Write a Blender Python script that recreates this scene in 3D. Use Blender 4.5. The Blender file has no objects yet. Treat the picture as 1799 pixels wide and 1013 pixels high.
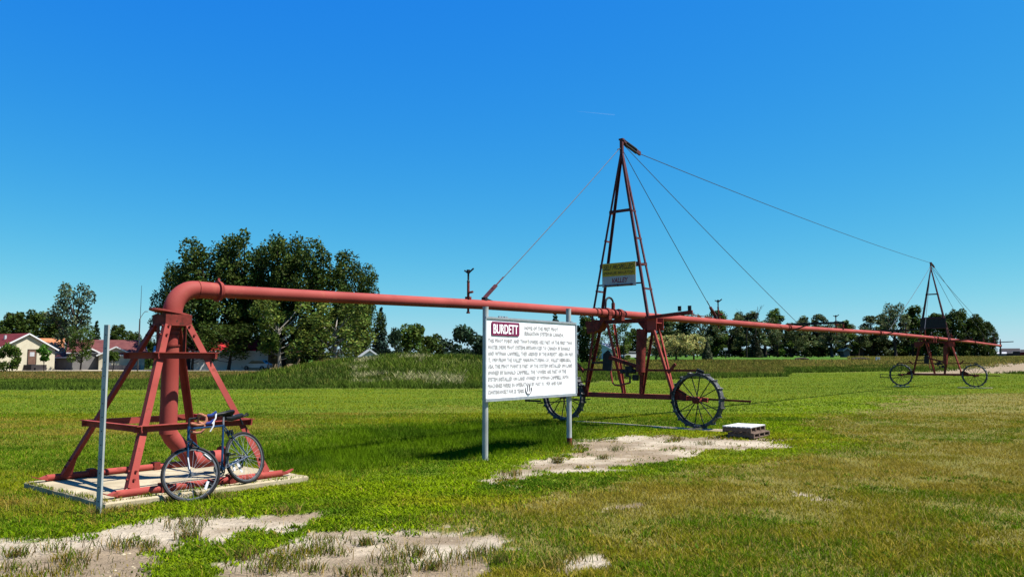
import bpy, math, random
import numpy as np
from mathutils import Vector, Matrix
random.seed(7); rng = np.random.default_rng(7)
S = bpy.context.scene
COL = S.collection
R = math.radians
# ------------------------------------------------------------------ camera
F_PX, CAM_H = 1400.0, 1.68
PITCH = math.atan((631 - 506.5) / F_PX)
cam_d = bpy.data.cameras.new('camera'); cam = bpy.data.objects.new('camera', cam_d); COL.objects.link(cam)
cam_d.sensor_width = 36.0; cam_d.lens = 36.0 * F_PX / 1799.0
cam_d.clip_start = 0.1; cam_d.clip_end = 12000
cam.location = (0, 0, CAM_H); cam.rotation_euler = (math.pi / 2 + PITCH, 0, 0)
S.camera = cam
# ------------------------------------------------------------------ sky, sun, exposure
SUN_EL = R(59.0)
sun_dir = Vector((math.cos(SUN_EL) * 0.985, -math.cos(SUN_EL) * 0.17, math.sin(SUN_EL))).normalized()
W = bpy.data.worlds.new('World'); S.world = W; W.use_nodes = True
nt = W.node_tree; nt.nodes.clear()
out = nt.nodes.new('ShaderNodeOutputWorld'); bg = nt.nodes.new('ShaderNodeBackground')
sky = nt.nodes.new('ShaderNodeTexSky'); sky.sky_type = 'NISHITA'; sky.sun_disc = False
sky.sun_elevation = SUN_EL; sky.sun_rotation = math.atan2(sun_dir.x, sun_dir.y)
sky.altitude = 800; sky.air_density = 1.0; sky.dust_density = 0.35; sky.ozone_density = 2.0
# the camera's colour response to the clear sky: one curve per channel, the same for every direction
sep = nt.nodes.new('ShaderNodeSeparateColor'); com = nt.nodes.new('ShaderNodeCombineColor'); nt.links.new(sky.outputs[0], sep.inputs[0])
for k, (gain, power) in enumerate(((.094, 1.97), (1.045, .89), (6.05, .05))):
    pw_ = nt.nodes.new('ShaderNodeMath'); pw_.operation = 'POWER'; pw_.inputs[1].default_value = power
    mu_ = nt.nodes.new('ShaderNodeMath'); mu_.operation = 'MULTIPLY'; mu_.inputs[1].default_value = gain
    mn_ = nt.nodes.new('ShaderNodeMath'); mn_.operation = 'MINIMUM'; mn_.inputs[1].default_value = 8.0
    nt.links.new(sep.outputs[k], mn_.inputs[0]); nt.links.new(mn_.outputs[0], pw_.inputs[0]); nt.links.new(pw_.outputs[0], mu_.inputs[0]); nt.links.new(mu_.outputs[0], com.inputs[k])
nt.links.new(com.outputs[0], bg.inputs[0]); nt.links.new(bg.outputs[0], out.inputs[0])
bg.inputs[1].default_value = 0.0502
sd = bpy.data.lights.new('sun', 'SUN'); sd.energy = 5.0; sd.angle = R(0.5); sd.color = (1.0, 0.965, 0.9)
so = bpy.data.objects.new('sun', sd); COL.objects.link(so)
so.rotation_euler = (-sun_dir).to_track_quat('-Z', 'Y').to_euler(); so.location = sun_dir * 60
S.view_settings.view_transform = 'Standard'; S.view_settings.look = 'None'
S.view_settings.gamma = 1.0; S.view_settings.use_curve_mapping = False
S.view_settings.exposure = 1.29
S.cycles.max_bounces = 6; S.cycles.transparent_max_bounces = 8

# ------------------------------------------------------------------ helpers: maths
def smooth(a, b, x):
    t = np.clip((np.asarray(x, float) - a) / (b - a), 0, 1); return t * t * (3 - 2 * t)
def hash2(i, j, s):
    n = (i.astype(np.int64) * 374761393 + j.astype(np.int64) * 668265263 + s * 974634777) & 0x7fffffff
    n = ((n ^ (n >> 13)) * 1274126177) & 0x7fffffff
    return ((n ^ (n >> 16)) & 0xffff) / 65535.0
def vnoise(x, y, s=0):
    i = np.floor(x); j = np.floor(y); fx = x - i; fy = y - j
    fx = fx * fx * (3 - 2 * fx); fy = fy * fy * (3 - 2 * fy)
    a = hash2(i, j, s); b = hash2(i + 1, j, s); c = hash2(i, j + 1, s); d = hash2(i + 1, j + 1, s)
    return (a * (1 - fx) + b * fx) * (1 - fy) + (c * (1 - fx) + d * fx) * fy
def fbm(x, y, s=0, o=4):
    v = 0; a = .5; t = 0
    for k in range(o):
        v = v + a * vnoise(x * 2 ** k + 17.3 * k, y * 2 ** k - 9.1 * k, s + k); t += a; a *= .55
    return v / t
def gz(x, y):
    """terrain height"""
    x = np.asarray(x, float); y = np.asarray(y, float)
    z = 0.07 * smooth(13, 19, y)
    m = 1 - np.sqrt(((x + 6.5) / 19.0) ** 2 + ((y - 66) / 19.0) ** 2)
    z = z + 1.6 * smooth(0, .75, m) * (0.7 + .6 * fbm(x / 4, y / 4, 5, 3))
    z = z + 2.1 * smooth(85, 190, y) * smooth(-.02, .16, x / np.maximum(y, 1))
    z = z + 5.5 * smooth(320, 1300, np.hypot(x, y))
    near = 1 - smooth(14, 40, np.hypot(x, y))
    z = z + near * (.05 * (fbm(x / 1.3, y / 1.3, 11, 3) - .5)) * (1 - .85 * smooth(2.6, 1.6, np.maximum(abs(x + 4.5), abs(y - 10.8))))
    return z
def ray(px, py):
    x = (px - 899.5) / F_PX; y = (506.5 - py) / F_PX
    return Vector((x, math.cos(PITCH) - y * math.sin(PITCH), math.sin(PITCH) + y * math.cos(PITCH)))
def G(px, py):
    """point of the ground seen at a photo pixel"""
    r = ray(px, py); r = r / math.hypot(r.x, r.y); a, b = 2.0, 2.0
    while b < 2500:
        if CAM_H + r.z * b < float(gz(r.x * b, r.y * b)): break
        a = b; b *= 1.03
    for k in range(18):
        m = (a + b) / 2
        if CAM_H + r.z * m < float(gz(r.x * m, r.y * m)): b = m
        else: a = m
    return (r.x * a, r.y * a)
def P3(px, py, Y):
    r = ray(px, py); return Vector((0, 0, CAM_H)) + r * (Y / r.y)
def inpoly(x, y, poly):
    c = np.zeros(x.shape, bool); n = len(poly)
    for k in range(n):
        x1, y1 = poly[k]; x2, y2 = poly[(k + 1) % n]
        if y1 == y2: continue
        c ^= ((y1 > y) != (y2 > y)) & (x < (x2 - x1) * (y - y1) / (y2 - y1) + x1)
    return c

# ------------------------------------------------------------------ helpers: meshes and objects
class MB:
    def __init__(s): s.v = []; s.f = []
    def add(s, vs, fs):
        b = len(s.v); s.v += [tuple(v) for v in vs]; s.f += [tuple(i + b for i in f) for f in fs]; return s
    def box(s, c, d, M=None):
        x, y, z = d[0] / 2, d[1] / 2, d[2] / 2
        vs = [Vector((sx * x, sy * y, sz * z)) for sz in (-1, 1) for sy in (-1, 1) for sx in (-1, 1)]
        if M is not None: vs = [M @ v for v in vs]
        return s.add([v + Vector(c) for v in vs], [(0, 2, 3, 1), (4, 5, 7, 6), (0, 1, 5, 4), (2, 6, 7, 3), (0, 4, 6, 2), (1, 3, 7, 5)])
    def bar(s, p0, p1, wd, w, t, ow=0., ot=0.):
        p0, p1 = Vector(p0), Vector(p1); a = (p1 - p0).normalized(); wd = Vector(wd); wd = (wd - a * wd.dot(a)).normalized(); td = a.cross(wd)
        vs = [p + wd * (ow + sw * w / 2) + td * (ot + st * t / 2) for p in (p0, p1) for sw, st in ((-1, -1), (1, -1), (1, 1), (-1, 1))]
        return s.add(vs, [(3, 2, 1, 0), (4, 5, 6, 7), (0, 1, 5, 4), (1, 2, 6, 5), (2, 3, 7, 6), (3, 0, 4, 7)])
    def angle(s, p0, p1, d1, d2, w, t):
        """angle iron, corner on the line p0-p1, flanges towards d1 and d2"""
        p0, p1 = Vector(p0), Vector(p1); a = (p1 - p0).normalized()
        d1 = Vector(d1); d1 = (d1 - a * d1.dot(a)).normalized(); d2 = Vector(d2); d2 = d2 - a * d2.dot(a); d2 = (d2 - d1 * d2.dot(d1)).normalized()
        pr = [(0, 0), (w, 0), (w, t), (t, t), (t, w), (0, w)]
        vs = [p + d1 * x + d2 * y for p in (p0, p1) for x, y in pr]
        fs = [tuple(range(6)), tuple(range(11, 5, -1))] + [(k, (k + 1) % 6, 6 + (k + 1) % 6, 6 + k) for k in range(6)]
        return s.add(vs, fs)
    def tube(s, pts, r, n=8, caps=True, closed=False):
        pts = [Vector(p) for p in pts]; m = len(pts); rs = r if isinstance(r, (list, tuple)) else [r] * m
        rings = []; up = None
        for k in range(m):
            if closed: a = pts[(k + 1) % m] - pts[k - 1]
            else: a = pts[min(k + 1, m - 1)] - pts[max(k - 1, 0)]
            a.normalize()
            if up is None: up = a.orthogonal().normalized()
            up = (up - a * up.dot(a)); up = up.normalized() if up.length > 1e-6 else a.orthogonal().normalized()
            w = a.cross(up)
            rings.append([pts[k] + (up * math.cos(2 * math.pi * j / n) + w * math.sin(2 * math.pi * j / n)) * rs[k] for j in range(n)])
        vs = [v for rg in rings for v in rg]; fs = []
        for k in range(m if closed else m - 1):
            q = (k + 1) % m
            fs += [(k * n + j, k * n + (j + 1) % n, q * n + (j + 1) % n, q * n + j) for j in range(n)]
        if caps and not closed: fs += [tuple(range(n - 1, -1, -1)), tuple((m - 1) * n + j for j in range(n))]
        return s.add(vs, fs)
    def cyl(s, p0, p1, r, n=12): return s.tube([p0, p1], r, n)
    def ring(s, c, axis, r0, r1, t, n=24):
        """flat ring (washer) with thickness"""
        c = Vector(c); a = Vector(axis).normalized(); e = a.orthogonal().normalized(); g = a.cross(e); vs = []
        for rr, h in ((r0, -t / 2), (r1, -t / 2), (r1, t / 2), (r0, t / 2)):
            vs += [c + a * h + (e * math.cos(2 * math.pi * j / n) + g * math.sin(2 * math.pi * j / n)) * rr for j in range(n)]
        fs = [(q * n + j, q * n + (j + 1) % n, ((q + 1) % 4) * n + (j + 1) % n, ((q + 1) % 4) * n + j) for q in range(4) for j in range(n)]
        return s.add(vs, fs)
    def prism(s, poly, ex):
        """polygon of 3-D points extruded by vector ex"""
        n = len(poly); ex = Vector(ex); vs = [Vector(p) for p in poly] + [Vector(p) + ex for p in poly]
        return s.add(vs, [tuple(range(n - 1, -1, -1)), tuple(range(n, 2 * n))] + [(k, (k + 1) % n, n + (k + 1) % n, n + k) for k in range(n)])
    def ball(s, c, r, n=8, sc=(1, 1, 1)):
        c = Vector(c); m = n // 2 + 1; vs = []; fs = []
        for i in range(m):
            th = math.pi * i / (m - 1)
            for j in range(n):
                ph = 2 * math.pi * j / n
                vs.append(c + Vector((r * sc[0] * math.sin(th) * math.cos(ph), r * sc[1] * math.sin(th) * math.sin(ph), r * sc[2] * math.cos(th))))
        for i in range(m - 1):
            fs += [(i * n + j, (i + 1) * n + j, (i + 1) * n + (j + 1) % n, i * n + (j + 1) % n) for j in range(n)]
        return s.add(vs, fs)
    def mesh(s, name, mat, shade=False, bev=0):
        me = bpy.data.meshes.new(name); me.from_pydata(s.v, [], s.f); me.validate(); me.materials.append(mat)
        if shade:
            me.shade_smooth()
            try: me.set_sharp_from_angle(angle=R(38))
            except Exception: pass
        return me
    def obj(s, name, mat, parent=None, shade=False, label=None):
        o = bpy.data.objects.new(name, s.mesh(name, mat, shade)); COL.objects.link(o)
        if parent is not None: o.parent = parent
        if label: o['label'] = label
        return o
def link_mesh(name, me, parent=None):
    o = bpy.data.objects.new(name, me); COL.objects.link(o); o.parent = parent; return o
def tag(o, label, cat, group=None):
    o['label'] = label; o['category'] = cat
    if group: o['group'] = group
    return o
def thing(name, label, cat, loc, rz=0, group=None):
    o = bpy.data.objects.new(name, None); COL.objects.link(o); o.empty_display_size = .2
    o.location = loc; o.rotation_euler = (0, 0, rz); return tag(o, label, cat, group)
def structure(o): o['kind'] = 'structure'; return o
def copy_tree(o, parent=None):
    kids = [c for c in bpy.data.objects if c.parent == o]
    c = o.copy(); COL.objects.link(c); c.parent = parent
    for k in kids: copy_tree(k, c)
    return c
def np_mesh(name, verts, faces_flat, loop_counts, mat, col=None, shade=False):
    me = bpy.data.meshes.new(name); n = len(verts); me.vertices.add(n); me.vertices.foreach_set('co', np.ascontiguousarray(verts, np.float32).ravel())
    me.loops.add(len(faces_flat)); me.loops.foreach_set('vertex_index', np.ascontiguousarray(faces_flat, np.int32))
    st = np.concatenate([[0], np.cumsum(loop_counts)[:-1]]).astype(np.int32)
    me.polygons.add(len(loop_counts)); me.polygons.foreach_set('loop_start', st)
    me.update(calc_edges=True)
    if col is not None:
        a = me.color_attributes.new('col', 'FLOAT_COLOR', 'POINT')
        a.data.foreach_set('color', np.ascontiguousarray(np.concatenate([col, np.ones((n, 1))], 1), np.float32).ravel())
    me.materials.append(mat)
    if shade: me.shade_smooth()
    return me

# ------------------------------------------------------------------ materials
def newmat(name):
    m = bpy.data.materials.new(name); m.use_nodes = True; t = m.node_tree; b = t.nodes['Principled BSDF']; return m, t, b
PALE = {'white_sign_face', 'white_lettering'}
def noisy(name, c1, c2, scale=8., rough=.6, bump=0., metal=0., detail=6., spot=None, bscale=None, spec=.18, thr=(.35, .65), cscale=(1, 1, 1)):
    k_ = 1. if name in PALE else .60; c1 = tuple(q * k_ for q in c1); c2 = tuple(q * k_ for q in c2)
    m, t, b = newmat(name); N = t.nodes; L = t.links
    tc = N.new('ShaderNodeTexCoord'); mp = N.new('ShaderNodeMapping'); mp.inputs['Scale'].default_value = cscale
    L.new(tc.outputs['Object'], mp.inputs[0])
    n = N.new('ShaderNodeTexNoise'); n.inputs['Scale'].default_value = scale; n.inputs['Detail'].default_value = detail; L.new(mp.outputs[0], n.inputs['Vector'])
    r = N.new('ShaderNodeValToRGB'); r.color_ramp.elements[0].position = thr[0]; r.color_ramp.elements[1].position = thr[1]
    r.color_ramp.elements[0].color = (*c1, 1); r.color_ramp.elements[1].color = (*c2, 1); L.new(n.outputs[0], r.inputs[0]); last = r.outputs[0]
    if spot:
        n2 = N.new('ShaderNodeTexNoise'); n2.inputs['Scale'].default_value = spot[1]; n2.inputs['Detail'].default_value = 8; L.new(mp.outputs[0], n2.inputs['Vector'])
        r2 = N.new('ShaderNodeValToRGB'); r2.color_ramp.elements[0].position = spot[2]; r2.color_ramp.elements[1].position = spot[2] + .05
        r2.color_ramp.elements[0].color = (0, 0, 0, 1); L.new(n2.outputs[0], r2.inputs[0])
        mx = N.new('ShaderNodeMixRGB'); mx.inputs[2].default_value = (*spot[0], 1); L.new(r2.outputs[0], mx.inputs[0]); L.new(last, mx.inputs[1]); last = mx.outputs[0]
    L.new(last, b.inputs['Base Color']); b.inputs['Roughness'].default_value = rough; b.inputs['Metallic'].default_value = metal
    b.inputs['Specular IOR Level'].default_value = spec
    if bump:
        bn = N.new('ShaderNodeBump'); bn.inputs['Strength'].default_value = bump; bn.inputs['Distance'].default_value = .01
        n3 = N.new('ShaderNodeTexNoise'); n3.inputs['Scale'].default_value = bscale or scale * 4; n3.inputs['Detail'].default_value = 5; L.new(mp.outputs[0], n3.inputs['Vector'])
        L.new(n3.outputs[0], bn.inputs['Height']); L.new(bn.outputs[0], b.inputs['Normal'])
    return m
def attr_mat(name, trans=0., rough=.7, spec=.3, fine=0., bump=0.):
    m, t, b = newmat(name); N = t.nodes; L = t.links
    a = N.new('ShaderNodeAttribute'); a.attribute_name = 'col'; last = a.outputs['Color']
    tc = N.new('ShaderNodeTexCoord')
    if fine:
        n = N.new('ShaderNodeTexNoise'); n.inputs['Scale'].default_value = 9; n.inputs['Detail'].default_value = 9; n.inputs['Roughness'].default_value = .7; L.new(tc.outputs['Object'], n.inputs['Vector'])
        r = N.new('ShaderNodeValToRGB'); r.color_ramp.elements[0].position = .3; r.color_ramp.elements[1].position = .7
        r.color_ramp.elements[0].color = (1 - fine,) * 3 + (1,); r.color_ramp.elements[1].color = (1 + fine,) * 3 + (1,)
        n2 = N.new('ShaderNodeTexNoise'); n2.inputs['Scale'].default_value = 42; n2.inputs['Detail'].default_value = 6; L.new(tc.outputs['Object'], n2.inputs['Vector'])
        av = N.new('ShaderNodeMath'); av.operation = 'MULTIPLY_ADD'; av.inputs[1].default_value = .45; hf = N.new('ShaderNodeMath'); hf.operation = 'MULTIPLY'; hf.inputs[1].default_value = .55
        L.new(n.outputs[0], hf.inputs[0]); L.new(n2.outputs[0], av.inputs[0]); L.new(hf.outputs[0], av.inputs[2]); L.new(av.outputs[0], r.inputs[0])
        mx = N.new('ShaderNodeMixRGB'); mx.blend_type = 'MULTIPLY'; mx.inputs[0].default_value = 1; L.new(last, mx.inputs[1]); L.new(r.outputs[0], mx.inputs[2]); last = mx.outputs[0]
        bn = N.new('ShaderNodeBump'); bn.inputs['Strength'].default_value = bump; bn.inputs['Distance'].default_value = .03
        L.new(av.outputs[0], bn.inputs['Height']); L.new(bn.outputs[0], b.inputs['Normal'])
    b.inputs['Roughness'].default_value = rough; b.inputs['Specular IOR Level'].default_value = spec
    L.new(last, b.inputs['Base Color'])
    if trans:
        o = N['Material Output']; tr = N.new('ShaderNodeBsdfTranslucent'); ms = N.new('ShaderNodeMixShader'); ms.inputs[0].default_value = trans
        L.new(last, tr.inputs[0]); L.new(b.outputs[0], ms.inputs[1]); L.new(tr.outputs[0], ms.inputs[2]); L.new(ms.outputs[0], o.inputs[0])
    return m
M = {}
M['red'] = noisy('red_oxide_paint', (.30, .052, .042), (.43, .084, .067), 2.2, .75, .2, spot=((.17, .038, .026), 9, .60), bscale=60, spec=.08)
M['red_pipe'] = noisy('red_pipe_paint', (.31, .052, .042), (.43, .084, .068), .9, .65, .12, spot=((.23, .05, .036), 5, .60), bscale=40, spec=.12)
M['rust_shade_red'] = noisy('weathered_shaded_red_steel', (.14, .026, .02), (.28, .05, .038), 9, .7, .2, spot=((.06, .022, .016), 16, .58), spec=.08)  # darker red for weathered parts, also painted-in shade on some tower legs
M['mast'] = noisy('weathered_mast_steel', (.085, .03, .035), (.14, .045, .05), 7, .65, .15, spot=((.16, .08, .07), 22, .66), spec=.12)
M['dark'] = noisy('dark_steel', (.018, .016, .018), (.04, .034, .034), 12, .6, .2, spec=.15)
M['cable'] = noisy('steel_cable', (.05, .05, .06), (.09, .09, .10), 40, .6, metal=.3)
M['wheel_steel'] = noisy('tractor_wheel_steel', (.035, .035, .038), (.11, .11, .11), 7, .6, .25, spot=((.24, .22, .20), 15, .6))
M['galv'] = noisy('galvanised_steel', (.36, .39, .38), (.54, .57, .55), 7, .5, .1, metal=.12, spot=((.20, .15, .11), 5, .68), cscale=(1, 1, .35))
M['alu'] = noisy('aluminium_trim', (.42, .46, .50), (.52, .56, .6), 12, .4, metal=.4)
M['white'] = noisy('white_sign_face', (.66, .66, .66), (.76, .76, .77), 2.0, .5, .05, spec=.25, cscale=(3, 1, .5), spot=((.55, .53, .49), 3.5, .67))
M['letter'] = noisy('grey_letter_paint', (.20, .19, .195), (.28, .26, .27), 20, .6)
M['maroon'] = noisy('maroon_plate', (.19, .015, .07), (.23, .022, .085), 6, .5)
M['plate_white'] = noisy('white_lettering', (.82, .82, .82), (.86, .86, .86), 6, .5)
M['concrete'] = noisy('concrete', (.38, .31, .19), (.56, .47, .31), 1.6, .9, .45, spot=((.25, .20, .13), 4, .56), bscale=35, spec=.2)
M['yellow'] = noisy('yellow_sign_paint', (.60, .36, .02), (.70, .44, .03), 8, .5, spot=((.50, .30, .06), 15, .66))
M['black'] = noisy('black_paint', (.012, .012, .014), (.025, .024, .026), 20, .5)
M['sign_red'] = noisy('dark_red_lettering', (.22, .01, .03), (.3, .015, .04), 20, .5)
M['sign_white'] = noisy('weathered_white_sign', (.46, .46, .46), (.58, .57, .56), 7, .5, spot=((.5, .42, .34), 12, .64))
M['wood_white'] = noisy('weathered_white_wood', (.56, .54, .52), (.80, .79, .77), 6, .8, .3, cscale=(1.2, 14, 8), spot=((.36, .31, .27), 4, .66))
M['wood'] = noisy('weathered_brown_wood', (.12, .075, .055), (.25, .17, .125), 5, .85, .4, cscale=(1.5, 14, 10))
M['plank'] = noisy('grey_plank', (.50, .38, .24), (.72, .60, .42), 5, .85, .4, cscale=(14, 1.4, 8))
M['tyre'] = noisy('tyre_rubber', (.010, .010, .011), (.02, .02, .021), 30, .65, .2)
M['rim'] = noisy('rim_alloy', (.16, .16, .165), (.26, .26, .26), 20, .4, metal=.5)
M['spoke'] = noisy('spoke_steel', (.62, .62, .62), (.75, .75, .75), 30, .3, metal=.5)
M['bike_blue'] = noisy('blue_frame_paint', (.008, .032, .085), (.012, .045, .11), 5, .25, spec=.6)
M['bike_black'] = noisy('black_bike_parts', (.008, .008, .010), (.016, .016, .018), 20, .38)
M['tape'] = noisy('tan_bar_tape', (.40, .15, .085), (.52, .22, .13), 30, .8, .2, cscale=(1, 1, 1))
M['hood_blue'] = noisy('blue_brake_hood', (.02, .04, .20), (.03, .06, .26), 10, .4)
M['plastic_white'] = noisy('white_plastic', (.75, .75, .78), (.82, .82, .84), 10, .4)
M['stucco'] = noisy('cream_stucco', (.62, .55, .40), (.70, .63, .47), 1.2, .9, spec=.2)
M['tan_wall'] = noisy('tan_siding', (.50, .39, .25), (.60, .48, .32), 1, .9, spec=.2)
M['white_wall'] = noisy('white_siding', (.72, .72, .69), (.80, .80, .78), 1, .8, spec=.2)
M['grey_wall'] = noisy('grey_wall', (.16, .15, .15), (.22, .21, .2), 1, .9, spec=.2)
M['dark_wall'] = noisy('dark_shed_wall', (.035, .03, .032), (.06, .05, .05), 1, .9, spec=.2)
M['roof_red'] = noisy('red_shingles', (.12, .012, .014), (.17, .022, .022), 1.5, .9, spec=.2)
M['roof_orange'] = noisy('orange_shingles', (.46, .17, .07), (.58, .25, .11), 1.5, .9, spec=.2)
M['roof_maroon'] = noisy('maroon_shingles', (.12, .035, .035), (.17, .055, .05), 1.5, .9, spec=.2)
M['roof_bright'] = noisy('bright_red_roof', (.40, .012, .02), (.48, .02, .028), 1.5, .7, spec=.2)
M['roof_grey'] = noisy('pale_metal_roof', (.48, .48, .5), (.58, .58, .6), 1.5, .6, spec=.3)
M['trim'] = noisy('white_trim', (.78, .78, .77), (.83, .83, .82), 4, .6)
M['door_brown'] = noisy('brown_door', (.16, .085, .06), (.22, .12, .085), 4, .6)
m_, t_, b_ = newmat('window_glass'); b_.inputs['Base Color'].default_value = (.02, .025, .03, 1); b_.inputs['Roughness'].default_value = .08; M['glass'] = m_
M['fence'] = noisy('weathered_fence', (.12, .11, .11), (.19, .17, .17), 2, .9)
M['car_white'] = noisy('white_car_paint', (.75, .75, .76), (.8, .8, .81), 2, .3)
M['car_silver'] = noisy('silver_car_paint', (.45, .46, .48), (.5, .51, .53), 2, .3, metal=.3)
M['bark'] = noisy('dark_bark', (.035, .028, .022), (.075, .06, .048), 3, .95, .5, cscale=(3, 3, .6), spec=.1)
M['bark_pale'] = noisy('pale_bark', (.30, .27, .22), (.42, .38, .32), 3, .9, .3, cscale=(3, 3, .6), spec=.1)
M['pole'] = noisy('dark_wood_pole', (.05, .04, .035), (.09, .075, .065), 4, .9)
M['road'] = noisy('pale_gravel_road', (.40, .34, .25), (.50, .43, .33), .8, .95, .2, spec=.1)
M['leaf'] = attr_mat('leaves', trans=.22, rough=.6, spec=.06)
M['grass'] = attr_mat('grass_blades', trans=.25, rough=.7, spec=.0)
M['ground'] = attr_mat('ground_soil', rough=.95, spec=.02, fine=.42, bump=1.0)

# ------------------------------------------------------------------ ground zones
def gp(*pts): return [G(*p) for p in pts]
DIRT = [gp((-160, 950), (0, 944), (100, 938), (180, 932), (300, 908), (440, 899), (530, 893), (590, 893), (602, 902), (575, 915), (500, 930), (430, 938), (330, 962), (270, 988), (230, 1060), (-160, 1060)),
        gp((385, 992), (470, 964), (535, 938), (620, 922), (700, 922), (830, 931), (930, 944), (925, 968), (870, 990), (820, 1008), (790, 1060), (290, 1060)),
        gp((905, 812), (1000, 800), (1000, 772), (1060, 770), (1130, 762), (1270, 768), (1390, 768), (1395, 780), (1330, 787), (1200, 800), (1120, 822), (1040, 830), (960, 832)),
        gp((848, 842), (870, 824), (930, 818), (948, 834), (900, 848)),
        gp((1062, 894), (1130, 881), (1142, 888), (1075, 902)),
        gp((985, 990), (1060, 975), (1085, 995), (1005, 1012)),
        gp((1405, 868), (1445, 866), (1430, 873)),
                gp((1560, 655), (1640, 651), (1700, 646), (1745, 640), (1790, 636), (2000, 634), (2000, 654), (1720, 656), (1640, 657))]
LIME = [gp((-160, 956), (0, 948), (100, 942), (180, 936), (300, 910), (440, 895), (580, 890), (605, 903), (580, 920), (500, 936), (400, 950), (300, 980), (240, 1013), (330, 1000), (480, 962), (540, 940), (640, 925), (760, 918), (860, 884), (1010, 850), (1140, 832), (1340, 800), (1500, 776), (1390, 745), (1300, 765), (1200, 745), (1020, 770), (1000, 795), (850, 806), (710, 814), (600, 850), (545, 850), (400, 868), (260, 902), (150, 926), (0, 942), (-160, 948)),
        gp((1290, 726), (1330, 706), (1480, 694), (1590, 700), (1540, 716), (1400, 740), (1340, 760))]
DRY = [gp((680, 945), (850, 885), (1000, 862), (1160, 836), (1360, 800), (1500, 778), (1380, 738), (1520, 715), (1600, 695), (2100, 680), (2100, 1100), (500, 1100))]
LONG = [gp((520, 838), (705, 812), (850, 802), (1000, 785), (1015, 750), (860, 742), (600, 760), (470, 800))]
BROWN = [gp((140, 896), (175, 882), (262, 880), (280, 896), (230, 912), (150, 914)), gp((-160, 870), (40, 862), (130, 880), (90, 905), (-160, 915)), gp((-160, 735), (120, 735), (520, 742), (640, 728), (500, 760), (180, 775), (-160, 790)), gp((440, 728), (640, 722), (830, 712), (860, 718), (640, 736), (450, 742))]
MOW = gp((-900, 684), (0, 684), (300, 684), (600, 682), (860, 682), (1010, 672), (1180, 666), (1379, 661), (1383, 655), (1560, 652), (1799, 657), (2700, 657), (2700, 1500), (-900, 1500))
def zones(x, y, jit=1.):
    d = np.hypot(x, y); w = .02 * d
    wx = x + w * (fbm(x / .9, y / .9, 21, 4) - .5) * 3 + (fbm(x * 4, y * 4, 25, 3) - .5) * .55
    wy = y + w * (fbm(x / .9 + 40, y / .9, 31, 4) - .5) * 5 + (fbm(x * 4 + 9, y * 4, 35, 3) - .5) * .8
    jr = np.random.default_rng(99); jx = jr.normal(0, 1, x.shape) * .018 * d * jit; jy = jr.normal(0, 1, x.shape) * .035 * d * jit
    dx_, dy_ = wx + jx * .35, wy + jy * .3; wx = wx + jx; wy = wy + jy
    dirt = np.zeros(x.shape, bool)
    for p in DIRT: dirt |= inpoly(dx_, dy_, p)
    z = {'dirt': dirt}
    for k, ps in (('lime', LIME), ('dry', DRY), ('long', LONG), ('brown', BROWN)):
        m = np.zeros(x.shape, bool)
        for p in ps: m |= inpoly(wx, wy, p)
        z[k] = m
    wm = x + (fbm(x / 3, y / 3, 41, 2) - .5) * 2.0
    z['tall'] = ~inpoly(wm, y + (fbm(x / 2.5, y / 2.5, 43, 3) - .5) * 1.6, MOW)
    return z

# ground sheet: fine near the camera, growing cells out to the horizon
def axis(a, b, st, gr, lim):
    c = list(np.arange(a, b + 1e-6, st)); s = st; hi = c[-1]; up = []
    while hi < lim: s *= gr; hi += s; up.append(hi)
    s = st; lo = c[0]; dn = []
    while lo > -lim: s *= gr; lo -= s; dn.append(lo)
    return np.array(dn[::-1] + c + up)
gx = axis(-8, 9, .075, 1.06, 4000); gy = axis(5.2, 20.5, .085, 1.045, 4000)
X, Y = np.meshgrid(gx, gy); X = X.ravel(); Y = Y.ravel(); Z = gz(X, Y)
zn = zones(X, Y, .3)
n1 = fbm(X / 1.7, Y / 1.7, 51, 4)[:, None]; n2 = fbm(X * 2.2, Y * 2.2, 61, 4)[:, None]; n0 = fbm(X / 9, Y / 9, 71, 3)[:, None]
base = np.array([.055, .085, .007]) * (1 - n1) + np.array([.090, .115, .010]) * n1
col = base.copy()
def blend(mask, c, k=1.):
    m = mask.astype(float)[:, None] * k; return col * (1 - m) + c * m
col = blend(zn['lime'], np.array([.085, .115, .010]) * (.8 + .4 * n2))
col = blend(zn['brown'], np.array([.11, .115, .02]) * (.8 + .4 * n2), .6)
col = blend(zn['dry'], (np.array([.085, .085, .016]) * (1 - n2) + np.array([.15, .125, .045]) * n2))
pale = smooth(.38, .62, fbm(X / 1.1, Y / .8, 81, 4))[:, None]
dcol = np.array([.165, .126, .084]) * (1 - pale) + np.array([.285, .240, .178]) * pale
dcol = dcol * (.78 + .44 * n2)
dcol = np.where((Y > 80)[:, None], np.array([.18, .138, .092]), dcol)
col = blend(zn['dirt'], dcol)
tallc = np.array([.045, .062, .012]) * (1 - n0) + np.array([.10, .095, .03]) * n0
farx = ((X / np.maximum(Y, 1)) > .05) & (Y > 85)
tallc = np.where(farx[:, None], np.array([.095, .095, .022]) * (.7 + .6 * n1), tallc)
lawnback = zn['tall'] & (Y > 150) & (X / np.maximum(Y, 1) < .42)
tallc = np.where(lawnback[:, None], np.array([.04, .085, .012]), tallc)
col = blend(zn['tall'] & ~zn['dirt'], tallc)
nx, ny = len(gx), len(gy)
I = np.arange(nx * ny).reshape(ny, nx)
fc = np.stack([I[:-1, :-1], I[:-1, 1:], I[1:, 1:], I[1:, :-1]], -1).reshape(-1, 4)
Z2 = Z - np.where(zn['dirt'] & (Y < 40), .012, 0)
ground = link_mesh('ground', np_mesh('ground', np.stack([X, Y, Z2], 1), fc.ravel(), np.full(len(fc), 4), M['ground'], col, True))
structure(ground)
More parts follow.
